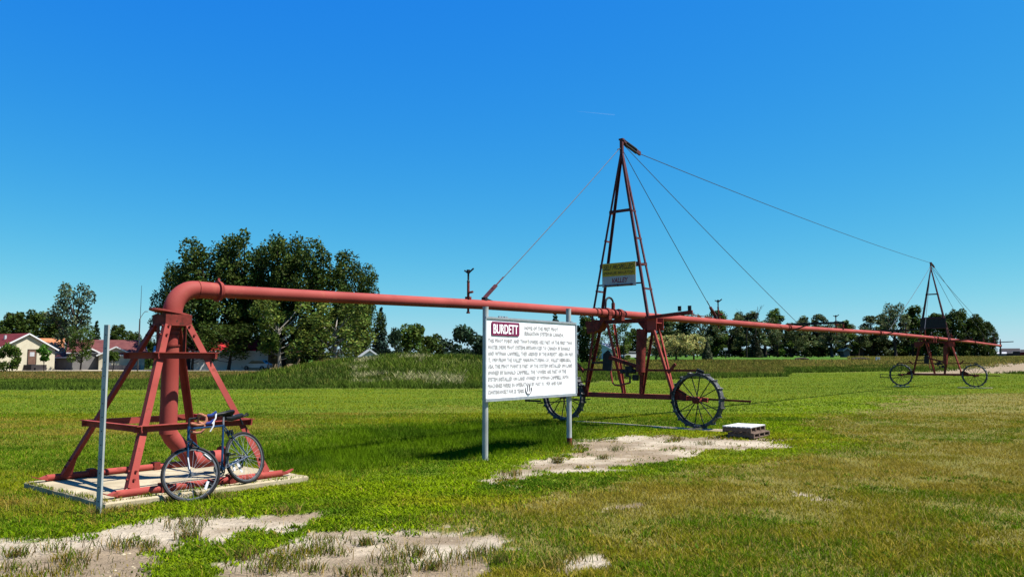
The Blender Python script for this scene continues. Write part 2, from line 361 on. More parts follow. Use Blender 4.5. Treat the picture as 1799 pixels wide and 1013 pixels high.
# road behind, on the left, and thin walk
def strip(name, x0, x1, y0, y1, mat, lift=.02, n=60):
    xs = np.linspace(x0, x1, n); ys = np.linspace(y0, y1, 4); mb = MB(); vs = []
    for yy in ys:
        for k, xx in enumerate(xs): vs.append((xx, yy, float(gz(xx, yy)) + lift))
    fs = [(r * n + k, r * n + k + 1, (r + 1) * n + k + 1, (r + 1) * n + k) for r in range(3) for k in range(n - 1)]
    mb.add(vs, fs); return structure(mb.obj(name, mat))
strip('road', -150, 12, 112, 124, M['road'])
strip('footpath', -56, -44, 80.5, 81.8, M['road'])

# ------------------------------------------------------------------ frame of the irrigation line
UD = Vector((.636, .772, 0)).normalized(); VD = Vector((UD.y, -UD.x, 0))
PIV = Vector((-4.65, 10.9, 0)); RZ = math.atan2(VD.y, VD.x)     # local x = VD, local y = UD
LX, LY, LZ = Vector((1, 0, 0)), Vector((0, 1, 0)), Vector((0, 0, 1))
def line_pt(t, v=0., z=0.): return PIV + UD * t + VD * v + Vector((0, 0, z))

# concrete pad
mb = MB(); hw = 1.2
pts = [(-hw, -1.3), (hw + .03, -1.32), (hw, 1.42), (-hw - .02, 1.4)]
ringp = []
for k in range(4):
    a = Vector(pts[k]); b = Vector(pts[(k + 1) % 4])
    for q in range(12):
        p = a.lerp(b, q / 12); ringp.append(p + Vector((random.uniform(-.012, .012), random.uniform(-.012, .012))))
n = len(ringp)
vs = [(p.x, p.y, -.1) for p in ringp] + [(p.x, p.y, .062) for p in ringp] + [(p.x * .985, p.y * .985, .08) for p in ringp]
mb.add(vs, [(k, (k + 1) % n, n + (k + 1) % n, n + k) for k in range(n)] + [(n + k, n + (k + 1) % n, 2 * n + (k + 1) % n, 2 * n + k) for k in range(n)] + [tuple(range(2 * n, 3 * n))])
pad = mb.obj('concrete_pad', M['concrete']); pad.location = PIV; pad.rotation_euler = (0, 0, RZ)
tag(pad, 'weathered square concrete slab under the red four-legged pivot stand', 'concrete slab')

# ------------------------------------------------------------------ pivot stand
pv = thing('pivot_stand', 'red four-legged steel pivot stand with thick curved water pipe on top', 'pivot stand', PIV + Vector((0, 0, .08)), RZ)
ZT = 2.12
def legpt(sx, sy, z):
    k = z / ZT; return Vector((sx * (1.0 * (1 - k) + .17 * k), sy * (1.0 * (1 - k) + .17 * k), z))
for sx, sy in ((1, -1), (1, 1), (-1, -1), (-1, 1)):
    o = MB().angle(legpt(sx, sy, .10), legpt(sx, sy, ZT), (-sx, 0, 0), (0, -sy, 0), .086, .010).obj('leg', M['red'], pv)
    g = MB(); b = legpt(sx, sy, .09)
    g.prism([b + Vector((-sx * (.004 + .39 * (z + .03)), -sy * y, z)) for y, z in ((.0, -.03), (.15, -.03), (.155, .10), (.165, .19), (.09, .20))], (-sx * .012, 0, 0)); g.obj('gusset', M['red'], o)
    bt = MB()
    for z in (.18, .27, 1.93, 2.05):
        c = legpt(sx, sy, z)
        bt.cyl(c + Vector((sx * -.002, -sy * .05, 0)), c + Vector((sx * .02, -sy * .05, 0)), .014, 6)
        bt.cyl(c + Vector((-sx * .05, sy * -.002, 0)), c + Vector((-sx * .05, sy * .02, 0)), .014, 6)
    bt.obj('bolts', M['rust_shade_red'], o)['kind'] = 'stuff'
for zb, hh in ((.71, .085), (1.61, .085)):
    for a, b, nrm in (((1, -1), (1, 1), (1, 0)), ((-1, -1), (1, -1), (0, -1)), ((-1, -1), (-1, 1), (-1, 0)), ((-1, 1), (1, 1), (0, 1))):
        p0, p1 = legpt(*a, zb), legpt(*b, zb); d = (p1 - p0).normalized(); nn = Vector((*nrm, 0))
        ex = .09
        off = nn * (.012 if nrm[0] else .0245)
        mb = MB()
        q0, q1 = p0 - d * ex + off + Vector((0, 0, 0)), p1 + d * ex + off
        mb.angle(q0 + LZ * hh, q1 + LZ * hh, nn, -LZ, hh * .72, .010)
        mb.bar(q0 + LZ * (hh * .14), q1 + LZ * (hh * .14), LZ, hh * .28, .010, 0, 0)
        mb.obj('brace', M['red'], pv)
for sx in (1, -1):                                                  # skids along the line
    mb = MB(); x = sx * 1.0
    mb.tube([(x, -1.12, .046), (x, 1.12, .046)], .044, 12)
    sk = mb.obj('skid', M['red'], pv, True)
    for e in (-1, 1):
        t = MB(); w = .052
        t.add([(x - .042, e * 1.11, .02), (x + .042, e * 1.11, .02), (x - .042, e * 1.11, .08), (x + .042, e * 1.11, .08),
               (x - w, e * 1.19, .035), (x + w, e * 1.19, .035), (x - w, e * 1.19, .05), (x + w, e * 1.19, .05),
               (x - .02, e * 1.30, .08), (x + .02, e * 1.30, .08), (x - .02, e * 1.30, .09), (x + .02, e * 1.30, .09)],
              [(0, 1, 5, 4), (2, 6, 7, 3), (0, 4, 6, 2), (1, 3, 7, 5), (4, 5, 9, 8), (6, 10, 11, 7), (4, 8, 10, 6), (5, 7, 11, 9), (8, 9, 11, 10), (0, 2, 3, 1)])
        t.obj('skid_tip', M['red'], sk)
    for yy in (-.55, .35): MB().box((x, yy, .055), (.115, .09, .112)).obj('skid_clamp', M['rust_shade_red'], sk)
MB().bar((-1, .6, .16), (-1, .6, .36), LX, .03, .03).obj('anchor_pin', M['rust_shade_red'], pv)
mb = MB(); mb.tube([(0, 0, .60), (0, 0, 1.80)], .113, 20); mb.obj('riser_pipe', M['red_pipe'], pv, True)
mb = MB()
for z in (1.80,): mb.tube([(0, 0, 1.80), (0, 0, 2.10)], .098, 20)
mb.obj('bearing_pipe', M['red_pipe'], pv, True)
mb = MB()
for z, r in ((1.79, .126), (1.94, .112), (2.0, .112)): MB().ring((0, 0, z), LZ, .09, r, .022).obj('bearing_ring', M['rust_shade_red'], pv, True)
mb = MB(); mb.box((0, 0, 2.13), (.37, .37, .15)); mb.obj('top_collar', M['rust_shade_red'], pv)
for sy in (-1, 1): MB().bar((0, sy * .19, 1.62), (0, sy * .19, 2.07), LX, .07, .012).obj('hanger_plate', M['rust_shade_red'], pv)
mb = MB(); Mt = Matrix.Rotation(R(-9), 3, 'X')
vs = []; nn = 28
for h in (-.012, .012):
    for k in range(nn):
        a = 2 * math.pi * k / nn; vs.append(Mt @ Vector((math.cos(a) * .19, math.sin(a) * .29, h)) + Vector((0, -.03, 2.235)))
mb.add(vs, [tuple(range(nn - 1, -1, -1)), tuple(range(nn, 2 * nn))] + [(k, (k + 1) % nn, nn + (k + 1) % nn, nn + k) for k in range(nn)])
mb.obj('swivel_plate', M['red'], pv)
# elbow (vertical to horizontal along the line)
rb = .34; ZP = 2.575; pth = [(0, 0, 2.2)] + [(0, rb - rb * math.cos(a), ZP - rb + rb * math.sin(a)) for a in np.linspace(0, math.pi / 2, 12)] + [(0, .64, ZP)]
MB().tube(pth, [.128] * (len(pth) - 4) + [.126, .124, .122, .117], 24).obj('elbow_pipe', M['red_pipe'], pv, True)
mb = MB(); mb.ring((0, .345, ZP), LY, .12, .131, .010); w = mb.obj('weld_seam', M['red'], pv, True)
mb = MB(); mb.ring((0, .655, ZP), LY, .08, .152, .024, 28); mb.ring((0, .690, ZP), LY, .08, .138, .020, 28)
mb.box((.02, .66, ZP + .165), (.02, .03, .04)); mb.obj('flange', M['red'], pv, True)
# inlet pipe with 45 degree bend
mb = MB(); mb.tube([(0, 0, .78), (0, 0, .64), (0, .05, .55), (0, .33, .25), (0, .42, .21), (0, .80, .21)], .112, 18); mb.obj('inlet_pipe', M['red_pipe'], pv, True)
mb = MB(); mb.ring((0, .81, .21), LY, .05, .165, .03, 24); mb.obj('inlet_flange', M['rust_shade_red'], pv, True)

# ------------------------------------------------------------------ main water pipe
PZ = [(.70, 2.655), (6.4, 2.765), (11.3, 2.80), (22.9, 2.815), (34.5, 2.92), (46.4, 2.92), (58, 2.86), (68.9, 2.77)]
def pz(t): return float(np.interp(t, [a for a, b in PZ], [b for a, b in PZ]))
wp = thing('water_pipe', 'long red irrigation pipe running overhead from pivot stand across both wheeled towers', 'irrigation pipe', PIV, RZ)
cuts = [.70, 11.2, 22.9, 34.5, 46.4, 58.0, 68.9]
for k in range(6):
    a, b = cuts[k], cuts[k + 1]; ts = np.linspace(a + .002, b - .002, 10); rr = .094 if k < 2 else .088
    MB().tube([(0, t, pz(t)) for t in ts], rr, 18).obj('pipe_section', M['red_pipe'], wp, True)
    mb = MB(); mb.ring((0, b, pz(b)), LY, rr - .01, rr + .035, .05); mb.ring((0, b - .16, pz(b)), LY, rr - .01, rr + .022, .04); mb.obj('coupling', M['rust_shade_red'], wp, True)
def sprinkler(t, h=.62, drain=True):
    z = pz(t); mb = MB(); mb.tube([(0, t, z + .06), (0, t, z + h * .72)], .026, 8); o = mb.obj('sprinkler_riser', M['rust_shade_red'], wp, True)
    mb = MB(); mb.tube([(0, t, z + h * .72), (0, t, z + h * .78), (0, t, z + h)], [.034, .018, .02], 8); mb.cyl((0, t, z + h), (0, t, z + h + .07), .034, 8)
    mb.tube([(-.1, t, z + h + .06), (-.03, t, z + h + .02), (.03, t, z + h + .02), (.12, t + .02, z + h + .09)], .017, 6); mb.obj('sprinkler_head', M['dark'], o)
    mb = MB(); mb.box((0, t, z + .115), (.09, .09, .05)); mb.tube([(0, t, z + .22), (.12, t, z + .23)], .022, 6); mb.obj('saddle_clamp', M['rust_shade_red'], o)
    if drain:
        mb = MB(); mb.cyl((0, t, z - .16), (0, t, z - .07), .022, 8); mb.cyl((0, t, z - .185), (0, t, z - .155), .036, 8); mb.obj('drain_plug', M['rust_shade_red'], o)
for t, h in ((5.97, .60), (17.15, .60), (28.2, .55), (39.4, .55), (50.4, .55), (61.5, .55), (66.2, .8)): sprinkler(t, h)
for t in (22.9, 34.8):                                              # outrigger arms square to the pipe
    z = pz(t); mb = MB()
    mb.bar((-.10, t + .1, z + .12), (1.9, t + .1, z + .13), LZ, .07, .06); mb.bar((.11, t + .1, z - .10), (.75, t + .1, z + .11), LZ, .04, .04)
    o = mb.obj('outrigger_arm', M['dark'], wp)
    MB().cyl((1.86, t + .1, z - .12), (1.86, t + .1, z + .10), .028, 8).obj('arm_peg', M['rust_shade_red'], o)
for t in (57.6, 64.5):
    z = pz(t); MB().bar((-.05, t, z + .14), (1.5, t, z + .20), LZ, .06, .06).obj('outrigger_arm', M['dark'], wp)
z = pz(68.9); mb = MB(); mb.tube([(0, 68.85, z), (0, 69.05, z + .05), (0, 69.1, z + .55)], [.09, .06, .03], 8); mb.obj('end_sprinkler', M['rust_shade_red'], wp)
mb = MB(); mb.tube([(0, 69.0, z), (0, 69.05, z - .75)], .05, 8); mb.box((0, 68.9, z - .5), (.12, .35, .4)); mb.obj('end_drain', M['dark'], wp)
z = pz(16.2); mb = MB(); mb.bar((0, 15.4, z + .15), (0, 17.0, z + .11), LX, .02, .02); mb.obj('hose_rod', M['rust_shade_red'], wp)

# ------------------------------------------------------------------ drive tower (local: x across the line, y along it, z up)
ZPIPE = 2.73                                                        # pipe centre above tower base
def make_wheel(parent, x):
    w = bpy.data.objects.new('wheel', None); COL.objects.link(w); w.parent = parent; w.location = (x, 0, .655)
    r = .63; mb = MB(); n = 40; prof = [(r - .012, -.09), (r, -.09), (r, .09), (r - .012, .09), (r - .012, .08), (r - .065, .08), (r - .065, .066), (r - .014, .066), (r - .014, -.066), (r - .065, -.066), (r - .065, -.08), (r - .012, -.08)]
    vs = [(math.cos(2 * math.pi * j / n) * q[0], q[1], math.sin(2 * math.pi * j / n) * q[0]) for j in range(n) for q in prof]; m = len(prof)
    mb.add(vs, [(j * m + k, ((j + 1) % n) * m + k, ((j + 1) % n) * m + (k + 1) % m, j * m + (k + 1) % m) for j in range(n) for k in range(m)])
    mb.obj('rim', M['wheel_steel'], w, True)
    sm = None; lm = None
    for j in range(14):
        a = 2 * math.pi * j / 14 + .06; e = -.055 if j % 2 else .055
        o = MB().bar((math.cos(a) * .07, e * .9, math.sin(a) * .07), (math.cos(a) * .62, e * .6, math.sin(a) * .62), (0, 1, 0), .018, .018).obj('spoke', M['dark'], w)
    for j in range(18):
        a = 2 * math.pi * j / 18 + .1
        c = Vector((math.cos(a), 0, math.sin(a))); tg = Vector((-math.sin(a), 0, math.cos(a)))
        mb = MB(); mb.bar(c * (r + .02) - LY * .115, c * (r + .02) + LY * .115, c, .042, .014, 0, 0); mb.bar(c * (r + .006) - LY * .115, c * (r + .006) + LY * .115, tg, .06, .009)
        mb.obj('lug', M['wheel_steel'], w)
    mb = MB(); mb.cyl((0, -.13, 0), (0, .13, 0), .075, 14); mb.cyl((0, -.15, 0), (0, .15, 0), .035, 10); mb.obj('hub', M['rust_shade_red'], w, True)
    return w
def make_tower(name, label, loc, sign_backing=False):
    t = thing(name, label, 'drive tower', loc, RZ)
    T = lambda nm, mb, m='red', sh=False: mb.obj(nm, M[m], t, sh)
    hw = 1.92
    T('base_beam', MB().box((0, .13, .70), (3.05, .12, .12)), 'red')
    for sx in (-1, 1):
        T('axle_arm', MB().bar((sx * 1.45, .13, .70), (sx * 2.12, .13, .66), LZ, .10, .06))
        T('axle_plate', MB().prism([(sx * 1.18, .05, .64), (sx * 1.62, .05, .64), (sx * 1.62, .05, .80), (sx * 1.38, .05, .93), (sx * 1.18, .05, .90)], (0, -.012, 0)), 'rust_shade_red')
    make_wheel(t, hw); make_wheel(t, -hw)
    T('drag_rod', MB().bar((1.95, .17, .68), (3.15, .17, .66), LZ, .045, .03), 'rust_shade_red')
    T('drag_rod', MB().bar((-1.3, -.24, .58), (-3.0, -.24, .70), LZ, .03, .03).bar((-3.0, -.24, .70), (-3.02, -.24, .48), LX, .03, .03).bar((-3.02, -.24, .50), (-2.5, -.24, .50), LZ, .05, .02), 'dark')
    T('trip_rod', MB().bar((-2.6, -.26, .44), (-.95, -.2, .60), LZ, .025, .025), 'dark')
    T('trip_rod', MB().bar((-1.55, -.2, .98), (-.95, -.2, 1.06), LZ, .03, .03), 'rust_shade_red')
    # saddle beam below the pipe and end plates
    zb = ZPIPE - .17
    T('saddle_beam', MB().bar((-.98, .0, zb), (.86, .0, zb), LZ, .10, .14), 'rust_shade_red')
    T('outrigger_arm', MB().prism([(.70, -.20, zb + .02), (1.95, -.20, zb + .10), (1.95, -.20, zb + .19), (.70, -.20, zb + .09)], (0, -.05, 0)), 'rust_shade_red')
    for q in (1.62, 1.88): T('cable_lug', MB().box((q, -.225, zb + .24), (.08, .03, .12)).box((q, -.215, zb + .24), (.035, .016, .05)), 'dark')
    T('end_plate', MB().box((.84, -.17, zb - .10), (.26, .012, .30)).box((.84, .17, zb - .10), (.26, .012, .30)).box((.84, 0, zb - .07), (.20, .33, .02)), 'red')
    T('end_plate', MB().prism([(-.55, -.16, zb + .02), (-1.12, -.16, zb + .02), (-1.05, -.16, zb - .30), (-.72, -.16, zb - .22)], (0, .32, 0)), 'rust_shade_red')
    T('saddle_bracket', MB().prism([(.40, -.09, zb - .05), (.80, -.09, zb - .05), (.76, -.09, zb - .30), (.62, -.09, zb - .30)], (0, .18, 0)), 'rust_shade_red')
    # lower legs
    for sx, ty in ((1, -.17), (1, .17), (-1, -.17), (-1, .17)):
        top = Vector((sx * .86, ty, zb - .12)); bot = Vector((sx * 1.30, .13 if ty > 0 else .03, .74))
        T('leg', MB().angle(bot, top, (-sx, 0, 0), (0, -ty, 0), .062, .009), 'red' if sx > 0 else 'rust_shade_red')  # left legs get the darker red: their shade is put into the colour
    for x0, x1 in ((-.52, -.18), (.62, .34)):
        T('inner_leg', MB().angle((x1, .075, .76), (x0, -.10, zb - .06), (1, 0, 0), (0, 1, 0), .075, .01).angle((x1 + .06, .10, .76), (x0 + .1, .12, zb - .06), (1, 0, 0), (0, -1, 0), .05, .008), 'red' if x0 < 0 else 'rust_shade_red')  # lit left leg in plain red, right one darkened by colour as shade
    T('cross_strut', MB().bar((-1.0, -.02, 1.52), (-.5, -.05, 1.53), LZ, .05, .05), 'dark')
    T('push_bar', MB().bar((-1.95, -.06, 1.345), (1.95, -.06, 1.345), LZ, .05, .03), 'rust_shade_red')
    for sx in (-1, 1):
        T('pawl', MB().bar((sx * 1.95, -.06, 1.36), (sx * 2.12, -.06, 1.30), LZ, .07, .05), 'dark')
        T('guide_fork', MB().bar((sx * 1.22, -.10, 1.28), (sx * 1.42, -.10, 1.50), LX, .07, .03), 'rust_shade_red')
    T('bell_crank', MB().prism([(-.62, -.13, 1.34), (-.36, -.13, 1.30), (-.34, -.13, 1.72), (-.46, -.13, 1.84), (-.60, -.13, 1.74)], (0, .05, 0)), 'dark')
    T('lever', MB().bar((-.42, -.12, 1.66), (.42, -.12, 1.42), LZ, .09, .05), 'rust_shade_red')
    T('drive_cylinder', MB().cyl((.50, -.16, 1.30), (.54, -.16, 2.34), .115, 16).cyl((.50, -.16, 1.22), (.50, -.16, 1.30), .06, 10), 'rust_shade_red', True)
    T('cylinder_rod', MB().cyl((.47, -.12, .78), (.50, -.14, 1.22), .035, 8), 'rust_shade_red', True)
    vmb = MB().cyl((.12, -.16, 1.18), (.12, -.16, 1.44), .05, 8).cyl((.0, -.16, 1.30), (.36, -.16, 1.30), .04, 8).box((.22, -.16, 1.36), (.12, .10, .16)).cyl((.20, -.16, 1.02), (.20, -.16, 1.2), .025, 6).box((-.02, -.16, 1.30), (.08, .09, .09)).box((.36, -.16, 1.16), (.14, .08, .14))
    T('control_valve', vmb, 'dark')
    T('valve_rod', MB().cyl((.05, -.18, 1.42), (.05, -.18, 2.10), .012, 6), 'dark')
    pts = [Vector((-.36, -.16, 1.32)).lerp(Vector((-.30, -.16, 1.02)), k / 4) for k in range(5)] + [(-.24, -.16, .97), (-.1, -.16, .96), (.05, -.16, 1.0), (.18, -.16, 1.03)]
    T('hose', MB().tube(pts, .022, 6), 'red', True)
    # gooseneck hose and clamps on the pipe above
    zp = ZPIPE; y0 = -.55
    pts = [(-.02, y0 - .35, zp + .05), (-.02, y0 - .33, zp + .20)] + [(-.02, y0 - .16 - .17 * math.cos(a), zp + .25 + .13 * math.sin(a)) for a in np.linspace(.2, 2.9, 7)] + [(-.02, y0, zp + .12)]
    T('gooseneck_hose', MB().tube(pts, .026, 8), 'dark', True)
    T('outlet_valve', MB().cyl((-.02, y0 + .01, zp + .05), (-.02, y0 + .01, zp + .26), .045, 10), 'rust_shade_red', True)
    for y in (y0 - .32, y0 + .26):
        T('pipe_clamp', MB().ring((0, y, zp), LY, .09, .125, .13, 10).box((0, y, zp - .12), (.22, .14, .10)), 'rust_shade_red')
    T('band', MB().ring((0, y0 - .66, zp), LY, .09, .108, .05, 18).ring((0, y0 - .84, zp), LY, .09, .106, .04, 18), 'rust_shade_red')
    T('junction_box', MB().box((-.72, .18, zp + .02), (.34, .16, .16)), 'rust_shade_red')
    # mast
    za = 7.02; ax = -.05; base = {}
    for sx in (-1, 1):
        for sy in (-1, 1):
            b = Vector((ax + sx * .84, sy * .23, zp - .12)); tp = Vector((ax + sx * .035, sy * .035, za - .16)); base[sx, sy] = (b, tp)
            T('mast_leg', MB().angle(b, tp, (-sx, 0, 0), (0, -sy, 0), .058, .010), 'mast')
    def mp(sx, sy, z):
        b, tp = base[sx, sy]; return b.lerp(tp, (z - b.z) / (tp.z - b.z))
    for z in (5.35, 3.98):
        for sy in ((-1,) if z > 5 else (-1, 1)):
            T('mast_bar', MB().bar(mp(-1, sy, z), mp(1, sy, z), LZ, .07, .04), 'mast')
    T('mast_bar', MB().bar(mp(-1, -1, 3.48), mp(1, -1, 3.48), LZ, .035, .03), 'mast')
    for z in (5.33, 4.62, 3.96, 3.34):
        for sx in (-1, 1): T('mast_rung', MB().bar(mp(sx, -1, z), mp(sx, 1, z), LZ, .045, .02), 'mast')
    T('mast_head', MB().box((ax, 0, za + .02), (.075, .075, .36)).box((ax, 0, za + .20), (.12, .10, .04)), 'mast')
    T('hook', MB().tube([(ax, -.04, za - .04), (ax - .03, -.15, za - .09)], .016, 6), 'dark')
    o = T('tension_spring', MB().bar((ax, .05, za + .17), (ax, .16, za + .13), LX, .10, .04), 'mast')
    for q in (-.045, .045):
        MB().cyl((ax, .14, za + .15 + q), (ax, .72, za + .045 + q), .035, 8).obj('coil', M['dark'], o)
    MB().bar((ax, .72, za + .05), (ax, .92, za + .01), LX, .05, .10).obj('spring_plate', M['mast'], o)
    t['za'] = za; t['ax'] = ax
    return t
TN, TF = 11.8, 46.0
cN, cF = PIV + UD * TN, PIV + UD * TF
hub_zN = .10
tn = make_tower('drive_tower', 'red two-wheeled irrigation tower with yellow sign on its tall mast, the nearer one', tuple(cN + Vector((0, 0, .075))))
tf = copy_tree(tn); tf.location = cF + Vector((0, 0, .11)); tf['label'] = 'distant red two-wheeled irrigation tower with dark sign board, before the dark trees at right'
del tn['za'], tn['ax'], tf['za'], tf['ax']
tn['group'] = tf['group'] = 'wheeled towers carrying the irrigation pipe'
def cable(parent, a, b, sag=0., r=.009, turn=None):
    inv = (Matrix.Translation(parent.location) @ Matrix.Rotation(RZ, 4, 'Z')).inverted()
    a, b = Vector(a), Vector(b); pts = [inv @ (a.lerp(b, k / 14) - LZ * sag * 4 * (k / 14) * (1 - k / 14)) for k in range(15)]
    o = MB().tube(pts, r, 5).obj('guy_cable', M['cable'], parent)
    if turn:
        d = (pts[0] - pts[-1]).normalized(); e = pts[-1]; w = d.cross(LX).normalized()
        MB().bar(e, e + d * turn * .45, LX, .10, .03).bar(e + d * turn * .42, e + d * turn * .6, LX, .07, .05).cyl(e + d * turn * .6, e + d * turn, .014, 6).obj('turnbuckle', M['mast'], o)
        MB().bar(e, e - d * .0 + LY * .45 - LZ * .10, LX, .03, .02).box(e - LZ * .04, (.10, .07, .10)).obj('cable_lug', M['dark'], o)
apN = line_pt(TN, -.05, 7.02 + .075); apF = line_pt(TF, -.05, 7.02 + .11)
cable(tn, apN - UD * .15 - LZ * .09, line_pt(6.45, 0, pz(6.3) + .14), .03, .009, .75)
cable(tn, apN + UD * .06 - LZ * .08, line_pt(16.95, 0, pz(17) + .16), .03, .009, .7)
cable(tn, apN + UD * .1 + LZ * .08, line_pt(22.9, .35, pz(22.9) + .13), .05, .009)
cable(tn, apN + UD * .92 + LZ * .01, apF + LZ * .18, .14, .010)
cable(tf, apF, line_pt(36.0, 0, pz(36) + .12), .1, .011)
cable(tf, apF, line_pt(34.9, 1.85, pz(34.8) + .13), .1, .011)
cable(tf, apF, line_pt(57.6, 1.4, pz(57.6) + .18), .1, .011)
cable(tf, apF, line_pt(57.0, 0, pz(57) + .10), .1, .011)
cable(tf, apF + UD * .9, line_pt(64.5, 0, pz(64.5) + .10), .1, .011)

# planks under the wheels
def plank(loc, L, w, th, rz, label, tilt=0):
    mb = MB(); n = 6; vs = []; 
    for k in range(n + 1):
        x = -L / 2 + L * k / n; dz = .008 * math.sin(k * 1.3)
        vs += [(x, -w / 2 + random.uniform(-.004, .004), dz), (x, w / 2, dz), (x, w / 2, th + dz), (x, -w / 2, th + dz)]
    fs = [(4 * k + q, 4 * k + (q + 1) % 4, 4 * k + 4 + (q + 1) % 4, 4 * k + 4 + q) for k in range(n) for q in range(4)] + [(3, 2, 1, 0), (4 * n, 4 * n + 1, 4 * n + 2, 4 * n + 3)]
    o = mb.add(vs, fs).obj('plank', M['plank']); o.location = loc; o.rotation_euler = (0, tilt, rz); tag(o, label, 'plank', 'planks laid under the tower wheels'); return o
def gl(t, v, lift=.0): p = line_pt(t, v); p.z = float(gz(p.x, p.y)) + lift; return p
plank(gl(TN - .05, .55, .006), 4.1, .19, .010, RZ, 'long grey plank reaching left from under the nearer right tower wheel')
plank(gl(TN - .26, 1.75, .0), 1.9, .17, .012, RZ + .03, 'short grey plank in front of the nearer right tower wheel')
plank(gl(TF - .05, 1.9, .0), 1.7, .35, .04, RZ, 'pale board under the right wheel of the distant tower')
plank(gl(TF - .05, -1.9, .0), .8, .35, .04, RZ, 'pale board under the left wheel of the distant tower')

# ------------------------------------------------------------------ lettering
def text_mesh(name, s, mat, parent, x0, x1, zc, h, y, outline=0., bold=0., shear=0.):
    cu = bpy.data.curves.new(name, 'FONT'); cu.body = s; cu.resolution_u = 1 if outline else 3; cu.shear = shear
    if outline: cu.fill_mode = 'NONE'; cu.bevel_depth = outline; cu.bevel_resolution = 0
    else: cu.offset = bold; cu.extrude = .012
    ob = bpy.data.objects.new(name, cu); COL.objects.link(ob); dg = bpy.context.evaluated_depsgraph_get()
    me = bpy.data.meshes.new_from_object(ob.evaluated_get(dg)); bpy.data.objects.remove(ob); bpy.data.curves.remove(cu)
    co = np.zeros(len(me.vertices) * 3); me.vertices.foreach_get('co', co); co = co.reshape(-1, 3)
    mn, mx = co.min(0), co.max(0); sx = (x1 - x0) / (mx[0] - mn[0]); sz = h / .73
    nv = np.stack([x0 + (co[:, 0] - mn[0]) * sx, y - co[:, 2] * (.15 if not outline else .06), zc + (co[:, 1] - .36) * sz], 1)
    me.vertices.foreach_set('co', nv.ravel()); me.update(); me.materials.clear(); me.materials.append(mat); me.name = name
    o = link_mesh(name, me, parent); return o
# ------------------------------------------------------------------ the information sign
A = Vector((-.45, 13.54, 0)); B = Vector((1.11, 15.65, 0)); SD = (B - A).normalized(); SRZ = math.atan2(SD.y, SD.x); SL = (B - A).length
sg = thing('information_sign', 'white sign board with maroon town name plate and rows of lettering on two steel posts', 'sign', A, SRZ)
for x, h, lab in ((0, 2.56, None), (SL, 2.66, 'steel post with rusty foot')):
    o = MB().cyl((x, 0, -.2), (x, 0, h), .050, 16).obj('post', M['galv'], sg, True, lab)
    MB().cyl((x, 0, h), (x, 0, h + .012), .052, 16).obj('post_cap', M['galv'], o, True)
    if x: MB().cyl((x, 0, -.05), (x, 0, .17), .0525, 16).obj('rust_band', M['rust_shade_red'], o, True)
X0, X1, ZB, ZTb = -.11, 2.76, 1.00, 2.385; yf = -.085
mb = MB(); mb.box(((X0 + X1) / 2, -.070, (ZB + ZTb) / 2), (X1 - X0 - .02, .02, ZTb - ZB - .02)); pn = mb.obj('panel', M['white'], sg)
fr = MB(); w = .032
fr.box(((X0 + X1) / 2, -.075, ZTb), (X1 - X0, .05, w)); fr.box(((X0 + X1) / 2, -.075, ZB), (X1 - X0, .05, .05))
fr.box((X0, -.075, (ZB + ZTb) / 2), (.03, .052, ZTb - ZB - .05)); fr.box((X1, -.075, (ZB + ZTb) / 2), (.03, .052, ZTb - ZB - .05)); fr.obj('frame', M['alu'], sg)
cl = MB()
for x in (.30, .37, .46, .50, 2.62): cl.box((x, -.07, ZTb + .028), (.05, .03, .02))
cl.obj('frame_clips', M['alu'], sg)['kind'] = 'stuff'
HT = ZTb - ZB
for x in (.0, SL):
    for z in (1.15, 1.70, 2.25): MB().cyl((x, -.0785, z), (x, -.0835, z), .011, 8).obj('bolt_head', M['galv'], pn)
def fz(f): return ZTb - f * HT
mb = MB(); px0, px1, pz0, pz1 = .05, .855, fz(.215), fz(.045); c = .03
poly = []
for cx, cz, a0 in ((px1 - c, pz1 - c, 0), (px0 + c, pz1 - c, 90), (px0 + c, pz0 + c, 180), (px1 - c, pz0 + c, 270)):
    poly += [(cx + c * math.cos(R(a0 + q)), yf - .001, cz + c * math.sin(R(a0 + q))) for q in (0, 30, 60, 90)]
np_ = mb.prism(poly, (0, -.008, 0)).obj('name_plate', M['maroon'], sg)
text_mesh('name_lettering', 'BURDETT', M['plate_white'], np_, .10, .805, (pz0 + pz1) / 2, .165, yf - .0095, bold=.012)
lines = [('HOME OF THE FIRST PIVOT', 1.02, 2.13, .100), ('IRRIGATION SYSTEM IN CANADA.', 1.02, 2.32, .172)]
body = [('THIS PIVOT POINT AND TWO TOWERS ARE PART OF THE FIRST TWO', 2.62), ('WATER DRIVE PIVOT SYSTEMS INTRODUCED TO CANADA BY RONALD', 2.55), ('AND WYMAN CAMPBELL. THEY ARRIVED IN THE BURDETT AREA ON MAY', 2.66), ('11, 1959 FROM THE VALLEY MANUFACTURING CO., VALLEY NEBRASKA,', 2.58), ('USA. THE PIVOT POINT IS PART OF THE SYSTEM INSTALLED ON LAND', 2.63), ('OWNED BY RONALD CAMPBELL. THE TOWERS ARE PART OF THE', 2.40), ('SYSTEM INSTALLED ON LAND OWNED BY WYMAN CAMPBELL. BOTH', 2.48), ('MACHINES WERE IN OPERATION BY MAY 31, 1959 AND RAN', 2.25), ('CONTINUOUSLY FOR 25 YEARS.', 1.02)]
for k, (s, xe) in enumerate(body): lines.append((s, -.04, xe, .278 + k * .0785))
for s, a, b, f in lines: text_mesh('text_line', s, M['letter'], sg, a, b, fz(f), .072, yf - .0012, outline=.027)
em = MB(); ex, ez = 1.14, fz(.895)
em.tube([(ex + .09 * math.cos(a), yf - .003, ez + .085 * math.sin(a)) for a in np.linspace(math.pi * .88, math.pi * 2.12, 12)], .010, 6)
